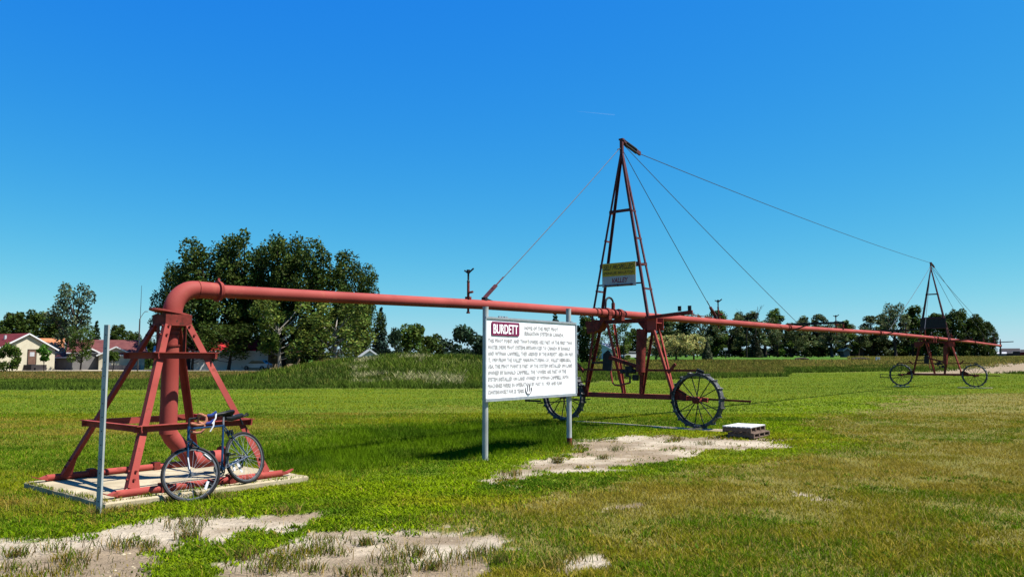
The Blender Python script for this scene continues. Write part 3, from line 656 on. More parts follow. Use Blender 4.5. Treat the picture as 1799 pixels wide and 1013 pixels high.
for q in (-.025, .03): em.bar((ex + q, yf - .003, ez - .035), (ex + q * 1.1, yf - .003, ez + .08), LX, .014, .006)
em.obj('emblem', M['letter'], sg)

# ------------------------------------------------------------------ sign on the mast of the nearer tower, board on the far one
def on_tower(c, x, y, z, lift): return c + VD * x + UD * y + LZ * (z + lift)
sg2 = thing('advertising_sign', 'small yellow and white metal sign wired to the mast of the nearer tower', 'sign', on_tower(cN, -.03, -.245, 3.42, .075), RZ)
w2, h2 = .98, .60
MB().box((0, .0, h2 / 2), (w2, .012, h2)).obj('plate', M['sign_white'], sg2)
MB().box((0, -.0085, .43), (w2 - .012, .004, .325)).obj('yellow_field', M['yellow'], sg2)
text_mesh('text_line', 'SELF PROPELLED', M['black'], sg2, -.44, .43, .49, .125, -.0112, bold=.01, shear=.3)
text_mesh('text_line', 'SPRINKLER IRRIGATION', M['black'], sg2, -.45, .43, .345, .072, -.0112, shear=.15)
text_mesh('text_line', 'VALLEY', M['sign_red'], sg2, -.20, .27, .16, .12, -.0066, bold=.02, shear=.2)
MB().box((0, -.02, .035), (.82, .02, .028)).box((-.4, -.02, .035), (.03, .022, .05)).box((-.03, -.02, .035), (.03, .022, .05)).box((.36, -.02, .035), (.03, .022, .05)).obj('sign_rail', M['mast'], sg2)
db = MB().box((0, 0, .33), (1.35, .02, .62)).obj('sign_board', M['dark']); db.location = on_tower(cF, -.02, -.26, 3.32, .11); db.rotation_euler = (0, 0, RZ)
tag(db, 'dark weathered sign board fixed across the mast of the distant tower', 'sign')
for q in (.05, .61): MB().bar((-.66, -.016, q), (.66, -.016, q), LZ, .04, .012).obj('edge_strip', M['mast'], db)

# ------------------------------------------------------------------ grey marker post
mpx, mpy = -4.48, 8.80
mk = thing('marker_post', 'bare grey steel channel post standing alone left of the pivot stand', 'post', (mpx, mpy, 0), R(-28))
mb = MB(); w, d, t = .052, .032, .005; h = 2.06
pr = [(-w / 2, 0), (w / 2, 0), (w / 2, d), (w / 2 - t, d), (w / 2 - t, t), (-w / 2 + t, t), (-w / 2 + t, d), (-w / 2, d)]
mb.prism([(x, y, -.2) for x, y in pr], (0, 0, h + .2)); mb.obj('channel', M['galv'], mk)
hb = MB()
for z in np.arange(.15, 2.0, .15): hb.cyl((0, -.0012, z), (0, .002, z), .007, 8)
hb.obj('bolt_holes', M['black'], mk)['kind'] = 'stuff'
mk.rotation_euler = (0, 0, R(-10))

# ------------------------------------------------------------------ pallets
def make_pallet(name, label, loc, rz, mat_top, L, Wd, h):
    p = thing(name, label, 'pallet', loc, rz, 'small wooden pallets stacked on the bare ground')
    n = 6; bw = Wd / n
    for k in range(n):
        y = -Wd / 2 + bw * (k + .5)
        MB().box((random.uniform(-.006, .006), y, h - .011), (L, bw - .016, .022)).obj('deck_board', mat_top, p)
    for k in range(4):
        x = -L / 2 + .035 + (L - .07) * k / 3
        MB().box((x, 0, h * .5 - .002), (.055, Wd - .01, h - .05)).obj('stringer', M['wood'], p)
    for y in (-Wd / 2 + .05, 0, Wd / 2 - .05):
        MB().box((0, y, .011), (L, .09, .020)).obj('bottom_board', M['wood'], p)
    return p
pa = R(52); fp = Vector((4.98, 16.6, 0))
# front corner at fp; local x along FR direction, local y along FL
def pal_c(L, Wd, shift=(0, 0)):
    fr_ = Vector((math.cos(pa), math.sin(pa), 0)); fl_ = Vector((-math.sin(pa), math.cos(pa), 0)); return fp + fr_ * (L / 2 + shift[0]) + fl_ * (Wd / 2 + shift[1])
c = pal_c(.92, .58); g0 = float(gz(c.x, c.y)) + .005
make_pallet('pallet', 'brown wooden pallet at the bottom of the low stack, on bare ground', (c.x, c.y, g0), pa, M['wood'], .92, .58, .105)
c2 = pal_c(.90, .62, (-.02, .07))
make_pallet('pallet', 'whitewashed wooden pallet on top of the low stack near the tower wheel', (c2.x, c2.y, g0 + .107), pa + .03, M['wood_white'], .90, .62, .125)

# ------------------------------------------------------------------ bicycle (local: x forward, y to its left, z up; origin midway on the ground line)
rc, fcn = Vector((-3.41, 10.56, .08)), Vector((-3.80, 9.76, .0))
fw = (fcn - rc).normalized(); lf = Vector((0, 0, 1)).cross(fw).normalized(); up = fw.cross(lf)
lean = R(13); lf2 = lf * math.cos(lean) + up * math.sin(lean); up2 = up * math.cos(lean) - lf * math.sin(lean)
bk = thing('bicycle', 'blue road bicycle with tan bar tape leaning against the red pivot stand', 'bicycle', (0, 0, 0))
bk.matrix_world = Matrix((( fw.x, lf2.x, up2.x, 0), (fw.y, lf2.y, up2.y, 0), (fw.z, lf2.z, up2.z, 0), (0, 0, 0, 1)))
bk.location = rc + fw * .41
WR = .336
def bike_wheel(c, rotM=None, pos=None):
    e = bpy.data.objects.new('wheel', None); COL.objects.link(e); e.parent = bk
    e.location = c
    n = 48; P = lambda a, r, y=0: Vector((math.cos(a) * r, y, math.sin(a) * r))
    parts = [('tyre', MB().tube([P(2 * math.pi * k / n, WR - .018) for k in range(n)], .0185, 8, closed=True), 'tyre'),
             ('rim', MB().ring((0, 0, 0), LY, WR - .050, WR - .034, .02, 48), 'rim')]
    sp = MB()
    for k in range(28):
        a = 2 * math.pi * k / 28; s = 1 if k % 2 else -1
        sp.tube([P(a + s * .55 * (1 if k % 4 < 2 else -1), .02, s * .03), P(a, WR - .046, 0)], .0014, 4, caps=False)
    parts += [('spokes', sp, 'spoke'), ('hub', MB().cyl((0, -.05, 0), (0, .05, 0), .014, 10).ring((0, .03, 0), LY, .008, .024, .004, 12).ring((0, -.03, 0), LY, .008, .024, .004, 12), 'rim'),
              ('reflector', MB().box(P(-.35, .23), (.03, .012, .10)), 'plastic_white')]
    for nm, mb, m in parts: mb.obj(nm, M[m], e, True)
    return e
RH, FH, BB = Vector((-.41, 0, WR)), Vector((.58, 0, WR)), Vector((0, 0, .27))
axd = Vector((-.292, 0, .956)); perp = Vector((.956, 0, .292)); AP = FH - perp * .045
HB, HTp = AP + axd * .40, AP + axd * .58
ST = Vector((-.166, 0, .81))
def bt(nm, mb, m): return mb.obj(nm, M[m], bk, True)
bike_wheel(RH)
fr = MB(); fr.tube([BB, ST], .0145, 10); fr.tube([ST + Vector((.004, 0, -.012)), HTp - axd * .03], .013, 10); fr.tube([BB, HB + axd * .03], .0165, 10); fr.tube([HB, HTp], .018, 10)
for s in (-1, 1):
    fr.tube([BB + Vector((-.03, s * .02, 0)), RH + Vector((.03, s * .06, 0)), RH + Vector((0, s * .065, 0))], .010, 8); fr.tube([ST + Vector((.006, s * .012, -.015)), RH + Vector((.01, s * .062, .02))], .0075, 8)
fr.cyl(BB - LY * .035, BB + LY * .035, .021, 12)
frm = bt('frame', fr, 'bike_blue')
MB().bar(BB.lerp(HB, .35) - LY * .017, BB.lerp(HB, .55) - LY * .017, (0, 0, 1), .018, .004).bar(BB.lerp(HB, .35) + LY * .017, BB.lerp(HB, .55) + LY * .017, (0, 0, 1), .018, .004).obj('frame_decal', M['plastic_white'], frm)
bt('seatpost', MB().tube([ST, ST + Vector((-.034, 0, .11))], .0135, 8), 'rim')
sd_ = MB(); sc = Vector((-.20, 0, .955)); secs = [(-.14, .070, .045), (-.10, .075, .05), (-.02, .052, .042), (.05, .026, .036), (.12, .019, .032), (.145, .010, .026)]
vs = []; m = 10
for x, w, h in secs:
    for k in range(m):
        a = 2 * math.pi * k / m; vs.append(sc + Vector((x, math.cos(a) * w, math.sin(a) * h * (.55 if math.sin(a) > 0 else 1) - .0)))
sd_.add(vs, [(k * m + j, k * m + (j + 1) % m, (k + 1) * m + (j + 1) % m, (k + 1) * m + j) for k in range(5) for j in range(m)] + [tuple(range(m - 1, -1, -1)), tuple(5 * m + j for j in range(m))])
bt('saddle', sd_, 'bike_black')
bt('frame_pump_bag', MB().tube([(-.22, .0, .885), (-.30, 0, .87), (-.46, 0, .875), (-.52, 0, .885)], [.03, .038, .036, .022], 10).ball((-.36, 0, .885), .03, 8).tube([(-.50, 0, .86), (-.58, 0, .875)], .014, 8).ring((-.60, 0, .878), LY, .012, .024, .012, 12).tube([(-.47, 0, .84), (-.485, 0, .76)], .012, 8), 'bike_black')
dr = MB(); dr.ring(BB - LY * .045, LY, .075, .092, .004, 28); dr.ring(BB - LY * .052, LY, .05, .072, .004, 24)
for a in range(5): dr.bar(BB - LY * .048, BB - LY * .048 + Vector((math.cos(a * 1.257) * .08, 0, math.sin(a * 1.257) * .08)), LY, .006, .014)
bt('chainring', dr, 'rim')
for s, a in ((-1, R(-60)), (1, R(120))):
    o = bt('crank', MB().bar(BB + LY * s * .065, BB + Vector((math.cos(a) * .17, s * .07, math.sin(a) * .17)), LY, .012, .022), 'rim')
    pc = BB + Vector((math.cos(a) * .17, s * .12, math.sin(a) * .17)); MB().box(pc, (.09, .07, .018)).box(pc + Vector((.05, 0, .015)), (.03, .06, .04)).obj('pedal', M['bike_black'], o)
ch = MB(); ch.tube([BB + Vector((0, -.046, .09)), RH + Vector((0, -.045, .04)), RH + Vector((-.04, -.045, 0)), RH + Vector((.02, -.045, -.05)), RH + Vector((.03, -.045, -.11)), BB + Vector((0, -.046, -.09))], .005, 5); ch.ring(RH - LY * .04, LY, .015, .04, .02, 16); ch.bar(RH + Vector((.01, -.05, -.03)), RH + Vector((.04, -.05, -.12)), LY, .008, .03)
bt('chain', ch, 'bike_black')
bt('rear_brake', MB().box(ST + Vector((-.07, 0, -.10)), (.05, .09, .03)).box(ST + Vector((-.085, .035, -.13)), (.03, .02, .05)).box(ST + Vector((-.085, -.035, -.13)), (.03, .02, .05)), 'bike_black')
bt('tail_ribbon', MB().bar((-.37, -.055, .16), (-.30, -.055, .31), LY, .004, .03).bar((-.34, -.05, .24), (-.31, -.05, .34), LY, .004, .05), 'plastic_white')
# steering assembly turned far round about the head axis
PSI = R(142); Rs = Matrix.Rotation(PSI, 4, axd); Ms = Matrix.Translation(AP) @ Rs @ Matrix.Translation(-AP)
w_ = bike_wheel(FH); w_.matrix_local = Ms @ Matrix.Translation(FH)
fk = MB()
for s in (-1, 1): fk.tube([AP + axd * .37 + LY * s * .045, AP + axd * .22 + LY * s * .05 + perp * .002, AP + axd * .08 + LY * s * .052 + perp * .02, FH + LY * s * .052], [.013, .012, .010, .007], 8)
fk.tube([AP + axd * .365 - LY * .05, AP + axd * .385, AP + axd * .365 + LY * .05], .014, 8)
o = bt('fork', fk, 'bike_blue'); o.matrix_local = Ms
o2 = MB()
for s in (-1, 1): o2.bar(AP + axd * .19 + LY * s * .064 + perp * .003, AP + axd * .05 + LY * s * .064 + perp * .03, LY, .004, .012)
x_ = o2.obj('fork_decal', M['plastic_white'], o)
o = bt('front_brake', MB().box(AP + axd * .385 + perp * .03, (.04, .10, .035)).box(AP + axd * .33 + LY * .035 + perp * .03, (.02, .02, .06)).box(AP + axd * .33 - LY * .035 + perp * .03, (.02, .02, .06)), 'bike_black'); o.matrix_local = Ms
SB = AP + axd * .675; CL = SB + perp * .105 + axd * .01
o = bt('stem', MB().tube([HTp + (SB - HTp) * .0, SB], .014, 8).tube([SB, CL], .014, 8), 'bike_black'); o.matrix_local = Ms
o = bt('handlebar', MB().tube([CL - LY * .10, CL + LY * .10], .0135, 8).box(CL + Vector((0, 0, .03)), (.05, .06, .03)), 'bike_black'); o.matrix_local = Ms; hbo = o
for s in (-1, 1):
    q = [CL + LY * s * .10, CL + LY * s * .19, CL + Vector((.03, s * .205, 0)), CL + Vector((.085, s * .205, -.01)), CL + Vector((.105, s * .207, -.05)), CL + Vector((.085, s * .21, -.11)), CL + Vector((.03, s * .215, -.135)), CL + Vector((-.05, s * .22, -.14))]
    MB().tube(q, .0165, 8).obj('bar_tape', M['tape'], hbo, True)
    h0 = CL + Vector((.095, s * .205, .005))
    hd = MB().tube([h0, h0 + Vector((.05, 0, .02)), h0 + Vector((.085, 0, .075))], [.020, .021, .018], 8).obj('brake_hood', M['hood_blue'], hbo, True)
    MB().tube([h0 + Vector((.08, 0, .065)), h0 + Vector((.10, 0, .0)), h0 + Vector((.085, s * .008, -.08))], [.014, .010, .008], 6).obj('brake_lever', M['plastic_white'], hbo, True)


# ------------------------------------------------------------------ buildings beyond the street
def ground_at(px, Y, dx=0.):
    x = (px - 899.5) / F_PX * Y * 1.0 + dx; r = ray(px, 631); x = r.x * Y / r.y + dx
    return Vector((x, Y, float(gz(x, Y))))
def house(name, label, cat, loc, yaw, w, d, he, hr, wall, roof, ops=(), chim=None, over=.35, group=None):
    h = thing(name, label, cat, loc, yaw, group)
    MB().prism([(-w / 2, 0, -.3), (w / 2, 0, -.3), (w / 2, 0, he), (0, 0, hr), (-w / 2, 0, he)], (0, d, 0)).obj('wall', M[wall], h)
    sl = (hr - he) / (w / 2); t = .14; o = over; rf = MB()
    for s in (-1, 1):
        rf.add([(s * .0, -o, hr + .02), (s * (w / 2 + o), -o, he - sl * o + .02), (s * (w / 2 + o), d + o, he - sl * o + .02), (0, d + o, hr + .02),
                (0, -o, hr + t), (s * (w / 2 + o), -o, he - sl * o + t), (s * (w / 2 + o), d + o, he - sl * o + t), (0, d + o, hr + t)],
               [(0, 1, 2, 3), (4, 7, 6, 5), (0, 4, 5, 1), (1, 5, 6, 2), (2, 6, 7, 3)])
    r_ = rf.obj('roof', M[roof], h)
    fa = MB()
    for s in (-1, 1): fa.bar((0, -o - .02, hr + .05), (s * (w / 2 + o + .02), -o - .02, he - sl * o + .05), LZ, .20, .04)
    fa.obj('fascia', M['trim'], r_)
    ea = MB()
    for s in (-1, 1): ea.box((s * (w / 2 + o + .03), d / 2, he - sl * o + .06), (.05, d + 2 * o, .16))
    ea.obj('gutter', M['trim'], r_)
    if chim:
        for cx, cy, ch in chim: MB().box((cx, cy, hr - abs(cx) * sl + ch / 2), (.28, .28, ch)).obj('chimney', M['roof_grey'], r_)
    for f, p, ww, z0, hh, kind in ops:
        n = {'F': Vector((0, -1, 0)), 'R': Vector((1, 0, 0)), 'L': Vector((-1, 0, 0))}[f]; c = {'F': Vector((p, 0, 0)), 'R': Vector((w / 2, p, 0)), 'L': Vector((-w / 2, p, 0))}[f]
        tx = LX if f == 'F' else LY; sz = lambda a, b: (a, b, hh) if f == 'F' else (b, a, hh)
        cc = c + LZ * (z0 + hh / 2)
        if kind == 'window':
            fm = MB()
            for q in (-1, 1): fm.box(cc + tx * q * (ww / 2) + n * .03, (.09, .07, hh) if f == 'F' else (.07, .09, hh)); fm.box(cc + LZ * q * (hh / 2) + n * .035, (ww + .09, .08, .09) if f == 'F' else (.08, ww + .09, .09))
            o_ = fm.obj('window', M['trim'], h); MB().box(cc + n * .012, (ww, .02, hh) if f == 'F' else (.02, ww, hh)).obj('pane', M['glass'], o_)
        else:
            o_ = MB().box(cc + n * .03, (ww, .06, hh) if f == 'F' else (.06, ww, hh)).obj('door', M[kind], h)
            if kind == 'door_brown':
                MB().box(cc + n * .066 + LZ * hh * .2, (ww * .6, .01, hh * .3) if f == 'F' else (.01, ww * .6, hh * .3)).obj('pane', M['roof_grey'], o_)
                fm = MB()
                for q in (-1, 1): fm.box(cc + tx * q * (ww / 2 + .05) + n * .035, (.1, .09, hh) if f == 'F' else (.09, .1, hh))
                fm.box(cc + LZ * (hh / 2 + .05) + n * .035, (ww + .2, .09, .1) if f == 'F' else (.09, ww + .2, .1)); fm.obj('door_frame', M['bark'], o_)
    return h
hA = house('house', 'cream gabled house with dark red roof and brown door at the left edge', 'house', ground_at(47, 117), R(60), 8.2, 14, 3.1, 5.3, 'stucco', 'roof_red', [('F', .7, 1.1, .9, 2.1, 'door_brown'), ('L', 3, 1.4, 1.2, 1.2, 'window')], [(-1.6, 3.0, .7), (1.2, 2.2, .8)])
MB().box((.7, -1.0, .42), (2.2, 2.0, .84)).box((.7, -2.2, .2), (1.4, .5, .4)).obj('porch_step', M['dark_wall'], hA)
house('house', 'house with orange shingle roof half hidden behind the tall leaning tree', 'house', ground_at(108, 131), R(120), 9, 13, 2.8, 4.9, 'white_wall', 'roof_orange', [('R', 5, 1.4, 1.0, 1.2, 'window')], [(1.4, 5, .7)])
hC = house('house', 'long low house with maroon roof and white vents behind the marker post', 'house', ground_at(206, 133) + Vector((4.6, -3, 0)), R(117), 8, 9.5, 2.7, 4.6, 'stucco', 'roof_maroon', [('R', 2, 1.4, 1.0, 1.1, 'window'), ('R', 6, 1.2, 1.0, 1.1, 'window')], [(1.2, 2.2, .6), (1.0, 5.4, .6)])
house('garage', 'cream gabled outbuilding in front of the maroon roofed house', 'garage', ground_at(203, 124), R(28), 4.6, 6, 2.3, 3.5, 'stucco', 'roof_maroon', [('F', -.3, 1.2, .2, 1.9, 'white_wall')])
house('garage', 'low grey garage with white roof edge left of the marker post', 'garage', ground_at(158, 123), R(50), 5.0, 6.5, 2.0, 3.2, 'grey_wall', 'roof_maroon')
house('garage', 'small cream garage with two white doors behind the street lamp', 'garage', ground_at(252, 128), R(118), 6, 4.6, 2.3, 3.5, 'stucco', 'roof_maroon', [('R', 1.2, .9, .0, 1.95, 'trim'), ('R', 3.2, 2.2, .0, 1.95, 'trim')])
house('shed', 'long dark shed with pale roof edge just right of the pivot stand', 'shed', ground_at(352, 128), R(112), 7, 6.5, 2.6, 3.6, 'dark_wall', 'roof_grey', [('R', 2, 1, .9, .8, 'window')])
hE = house('house', 'long white house with bright red roof and wooden steps behind the big trees', 'house', ground_at(470, 126), R(108), 7.5, 11, 2.9, 4.6, 'white_wall', 'roof_bright', [('R', 1.6, 1.9, 1.45, 1.2, 'window'), ('R', 4.2, 2.2, 1.45, 1.2, 'window'), ('R', 7.0, 2.2, 1.45, 1.2, 'window'), ('R', 9.6, 1.6, 1.45, 1.2, 'window')])
MB().prism([(3.8, 4.0, 0), (6.2, 4.0, 0), (6.0, 4.0, .16), (3.8, 4.0, 1.3)], (0, 1.1, 0)).obj('porch_step', M['wood'], hE)
house('house', 'plain tan walled house between the trunks of the big trees', 'house', ground_at(526, 133), R(106), 8, 7.5, 2.6, 4.0, 'tan_wall', 'roof_maroon', [('R', 5, 1.0, 1.2, 1.0, 'window')])
house('shed', 'small white gabled shed above the left end of the grassy mound', 'shed', ground_at(649, 110), R(15), 2.2, 3.0, 2.1, 2.9, 'white_wall', 'roof_grey', [('F', 0, .8, 0, 1.9, 'grey_wall')])
house('house', 'white house with pale roof among trees behind the nearer tower', 'house', ground_at(1056, 176), R(-35), 5, 7, 2.2, 3.4, 'white_wall', 'roof_grey', [('F', -1, 1.1, 1.0, 1.1, 'window')])
house('shed', 'dark shed under the tree row behind the irrigation pipe', 'shed', ground_at(1503, 196), R(-12), 4.0, 5, 2.0, 3.2, 'dark_wall', 'roof_maroon')
house('outhouse', 'narrow pale outhouse beside the dark shed under the tree row', 'outhouse', ground_at(1488, 190), R(10), 1.6, 1.6, 1.7, 2.2, 'grey_wall', 'roof_grey')
for k, (px, w, h, wl, rf) in enumerate(((1768, 9, 3.0, 'grey_wall', 'roof_grey'), (1778, 9, 3.4, 'dark_wall', 'dark_wall'), (1792, 11, 6, 'dark_wall', 'dark_wall'), (1806, 10, 5, 'roof_red', 'dark_wall'))):
    house('farm_building', ('low pale building on the far horizon beside the pipe end', 'dark low barn on the far horizon, second from the pipe end', 'tall dark barn on the far horizon at the right edge', 'red barn on the far horizon outside the right edge')[k], 'farm building', ground_at(px, 640 + 15 * k), R(60), w, 14, h * .62, h, wl, rf)
fc1 = thing('board_fence', 'low dark board fence in front of the garages by the street', 'fence', ground_at(96, 125.5), 0)
def boards(parent, x0, x1, h, y=0, mat='fence'):
    n = int((x1 - x0) / .9); me = MB().box((0, 0, h / 2), (.86, .04, h)).mesh('board', M[mat])
    for k in range(n):
        o = link_mesh('board', me, parent); o.location = (x0 + .9 * (k + .5), y + random.uniform(-.01, .01), random.uniform(-.03, .03))
boards(fc1, -.5, 9.0, 1.35)
fc2 = thing('board_fence', 'short low grey board fence right of the marker post', 'fence', ground_at(185, 121.5), 0); boards(fc2, 0, 5.6, .75)

# ------------------------------------------------------------------ vehicles far behind
def car(label, loc, yaw, paint, L=4.6, kind='car', name='parked_car'):
    c = thing(name, label, kind, loc, yaw)
    if kind == 'pickup truck': prof = [(-L / 2, .45), (L / 2, .45), (L / 2, .95), (.9, 1.05), (-L / 2, 1.05)]
    else: prof = [(-L / 2, .35), (L / 2, .35), (L / 2 + .02, .75), (L / 2 - 1.1, .98), (-L / 2 + .3, 1.0), (-L / 2, .8)]
    MB().prism([(x, -.85, z) for x, z in prof], (0, 1.7, 0)).obj('body', M[paint], c)
    cab = [(-.9, 1.0), (.95, 1.0), (.35, 1.62), (-.7, 1.62)] if kind == 'pickup truck' else [(-1.7, .98), (1.2, .97), (.45, 1.46), (-1.2, 1.46)]
    MB().prism([(x, -.75, z) for x, z in cab], (0, 1.5, 0)).obj('cabin_window', M['glass'], c)
    MB().prism([(cab[3][0] - .05, -.76, cab[2][1] - .04), (cab[2][0] + .05, -.76, cab[2][1] - .04), (cab[2][0], -.76, cab[2][1] + .05), (cab[3][0], -.76, cab[2][1] + .05)], (0, 1.52, 0)).obj('roof', M[paint], c)
    for x in (-L * .3, L * .3):
        for y in (-.84, .84):
            o = MB().cyl((x, y - .1, .33), (x, y + .1, .33), .33, 14).obj('wheel', M['tyre'], c, True); MB().cyl((x, y - .105, .33), (x, y + .105, .33), .18, 10).obj('rim', M['rim'], o, True)
    for y in (-.6, .6): MB().box((L / 2 + .015, y, .68), (.06, .3, .14)).obj('headlight', M['plastic_white'], c)
    return c
car('white pickup truck parked behind the darkest of the big trees', ground_at(574, 128), R(-18), 'car_white', 4.9, 'pickup truck', 'pickup_truck')
car('white car parked beside the small white shed on the mound', ground_at(638, 113), R(60), 'car_white')
car('white car parked under trees behind the nearer wheeled tower', ground_at(1110, 160), R(20), 'car_white')
car('white van-like car behind the leaning tree and dark fence', ground_at(124, 128.5), R(10), 'car_white', 5.2)
car('pale car parked beside the steps of the white house', ground_at(452, 121.5), R(170), 'car_silver', 4.2)
bt_ = thing('covered_boat', 'white covered boat on a trailer by the leaning tree', 'boat', ground_at(112, 127.5), R(8))
MB().tube([(-2.2, 0, 1.2), (-1.0, 0, 1.35), (.8, 0, 1.5), (2.2, 0, 1.1)], [.25, .75, .85, .2], 12).obj('cover', M['trim'], bt_, True); MB().box((0, 0, .45), (3.4, .9, .2)).obj('trailer', M['dark'], bt_)

# ------------------------------------------------------------------ poles and small signs
lp = thing('street_lamp', 'tall dark street lamp post with curved arm left of the pivot stand', 'street lamp', ground_at(242.5, 112), 0)
MB().tube([(0, 0, 0), (0, 0, 7.3)], [.10, .07], 8).obj('post', M['pole'], lp, True)
MB().tube([(0, 0, 6.9), (.15, 0, 7.5), (.5, 0, 8.1), (.75, 0, 8.3)], .045, 6).obj('arm', M['galv'], lp, True); MB().box((.92, 0, 8.31), (.42, .2, .1)).obj('lamp_head', M['galv'], lp)
an = thing('radio_mast', 'very thin tall radio mast rising behind the street lamp', 'mast', ground_at(243.5, 140), 0)
MB().tube([(0, 0, 0), (0, 0, 11.0), (0, 0, 14.6)], [.06, .05, .03], 6).obj('mast_pole', M['cable'], an)
up_ = thing('utility_pole', 'small distant utility pole seen beside the pivot stand legs', 'utility pole', ground_at(264, 190), 0)
MB().tube([(0, 0, 0), (0, 0, 7.6)], [.15, .11], 8).obj('post', M['pole'], up_); MB().box((0, 0, 7.1), (2.0, .12, .14)).box((0, 0, 6.3), (1.6, .12, .12)).obj('crossarm', M['pole'], up_)
sg3 = thing('road_sign', 'small white sign on a dark post before the tree row', 'sign', ground_at(1275, 165), 0)
MB().box((0, 0, 1.0), (.10, .10, 2.1)).obj('post', M['pole'], sg3); MB().box((0, -.08, 1.95), (.85, .03, .42)).obj('plate', M['trim'], sg3)
sg4 = thing('road_sign', 'small pale sign seen at the right edge of the white sign board', 'sign', ground_at(1013, 120), 0)
MB().box((0, 0, 1.4), (.07, .07, 2.8)).obj('post', M['pole'], sg4); MB().box((0, -.06, 2.4), (.5, .03, .6)).obj('plate', M['roof_grey'], sg4)
for k, (px, lab) in enumerate(((1540, 'white box marker in the dry grass, left of a close pair'), (1544.5, 'white box marker in the dry grass, right of a close pair'))):
    o = MB().box((0, 0, .3), (.3, .2, .6)).box((0, -.03, .62), (.34, .26, .05)).obj('utility_box', M['trim']); o.location = ground_at(px, 150); tag(o, lab, 'utility box', 'white utility boxes in the dry grass')
for px, L, lab in ((1409, 2.6, 'dark log lying in the dry grass left of the distant tower'), (1512, 3.4, 'longer dark log lying below the dark shed')):
    o = MB().tube([(-L / 2, 0, .18), (-L * .2, .05, .26), (L * .2, -.03, .26), (L / 2, 0, .18)], [.2, .26, .25, .14], 10).obj('fallen_log', M['bark'], None, True); o.location = ground_at(px, 152); tag(o, lab, 'log')

# ------------------------------------------------------------------ trees
def leaf_cloud(c, size, colr, flat=0.):
    n = len(c); a = rng.normal(size=(n, 3)); a[:, 2] *= (1 - flat); a /= np.linalg.norm(a, axis=1)[:, None]
    b = rng.normal(size=(n, 3)); b -= a * (a * b).sum(1)[:, None]; b /= np.linalg.norm(b, axis=1)[:, None]
    s = (size * rng.uniform(.6, 1.3, n))[:, None]; d = np.cross(a, b); d2 = d * .5
    v = np.stack([c - a * s, c - a * s * .1 + b * s * .52, c + a * s + d2 * s * .5, c - a * s * .1 - b * s * .52 + d2 * s * .3], 1).reshape(-1, 3)
    f = np.arange(4 * n); return v, f, np.full(n, 4), np.repeat(colr, 4, 0)
def crown_np(kind, seed):
    """unit crown: radius .5, height 1"""
    g = np.random.default_rng(seed); pts = []; cl = []; limbs = []
    def blob(c, r, n, k=1., sq=1.):
        p = g.normal(size=(n, 3)); p /= np.linalg.norm(p, axis=1)[:, None]
        rad = g.uniform(.15, 1, n) ** .45; q = p * rad[:, None] * r * np.array([1, 1, sq]); q += g.normal(size=(n, 3)) * r * .07
        pts.append(np.array(c) + q); cl.append(np.full(n, k))
    if kind in ('broad', 'airy', 'light'):
        nb = {'broad': 34, 'airy': 22, 'light': 20}[kind]; per = {'broad': 420, 'airy': 200, 'light': 250}[kind]; z0 = {'broad': .15, 'airy': .34, 'light': .2}[kind]
        for k in range(nb):
            z = z0 + (1 - z0) * ((k + .5) / nb) ** .9 * .93; f = (z - z0) / (1 - z0); rr = .42 * math.sin(math.pi * (.24 + .50 * f)) ** .8
            a = k * 2.4 + g.uniform(-.5, .5); rad = rr * g.uniform(.35, 1.0); c = (math.cos(a) * rad, math.sin(a) * rad, z)
            r = g.uniform(.09, .17) * (1 if kind != 'airy' else .85); blob(c, r, int(per * (r / .15) ** 2), g.uniform(.7, 1.3), .75); limbs.append(c)
        if kind == 'broad': blob((0, 0, .55), .24, 1500, .8, 1.5)
    elif kind == 'willow':
        for k in range(30):
            a = g.uniform(0, 6.28); u = g.uniform(-.2, 1); rad = .36 * math.sqrt(max(0, 1 - u * u)); c = (math.cos(a) * rad, math.sin(a) * rad, .50 + u * .34); blob(c, g.uniform(.09, .15), 120, g.uniform(.75, 1.25), 1.)
            if k < 8: limbs.append(c)
        blob((0, 0, .45), .36, 700, .8, 1.)
    elif kind == 'poplar':
        for k in range(38):
            z = .08 + .91 * g.uniform(0, 1) ** .85; a = g.uniform(0, 6.28); rad = g.uniform(.05, .46) * (1.05 - .72 * z); c = (math.cos(a) * rad, math.sin(a) * rad, z); blob(c, g.uniform(.05, .13), 110, g.uniform(.6, 1.4), .75); limbs.append(c)
    elif kind == 'conifer':
        for k in range(16):
            z = .08 + .90 * k / 15; rr = .5 * (1 - z) ** .85 + .02; nn = int(30 + 190 * (1 - z)); a = g.uniform(0, 6.28, nn); rad = rr * g.uniform(.2, 1, nn) ** .6
            pts.append(np.stack([np.cos(a) * rad, np.sin(a) * rad, z - rad * .22 + g.normal(size=nn) * .012], 1)); cl.append(np.full(nn, g.uniform(.8, 1.2)))
    elif kind == 'shrub':
        for k in range(18):
            a = g.uniform(0, 6.28); z = g.uniform(.12, .88); rad = .36 * math.sqrt(max(.05, 1 - (z - .35) ** 2 / .45)) * g.uniform(.3, 1); blob((math.cos(a) * rad, math.sin(a) * rad, z), g.uniform(.12, .19), 130, g.uniform(.7, 1.3), .9)
    elif kind == 'young':
        for k in range(12):
            a = g.uniform(0, 6.28); z = g.uniform(.42, .88); rad = g.uniform(.05, .30); c = (math.cos(a) * rad, math.sin(a) * rad, z); blob(c, g.uniform(.10, .17), 110, g.uniform(.75, 1.25), .8); limbs.append(c)
    elif kind == 'dense':
        for k in range(34):
            z = .05 + .93 * (k + .5) / 34; rr = .36 * (1 - max(0, z - .55) ** 1.6 * 2.6); a = k * 2.4; rad = rr * g.uniform(.4, 1); blob((math.cos(a) * rad, math.sin(a) * rad, z), g.uniform(.09, .16), 220, g.uniform(.7, 1.25), .9)
    return np.concatenate(pts), np.concatenate(cl), limbs
TREE = {}
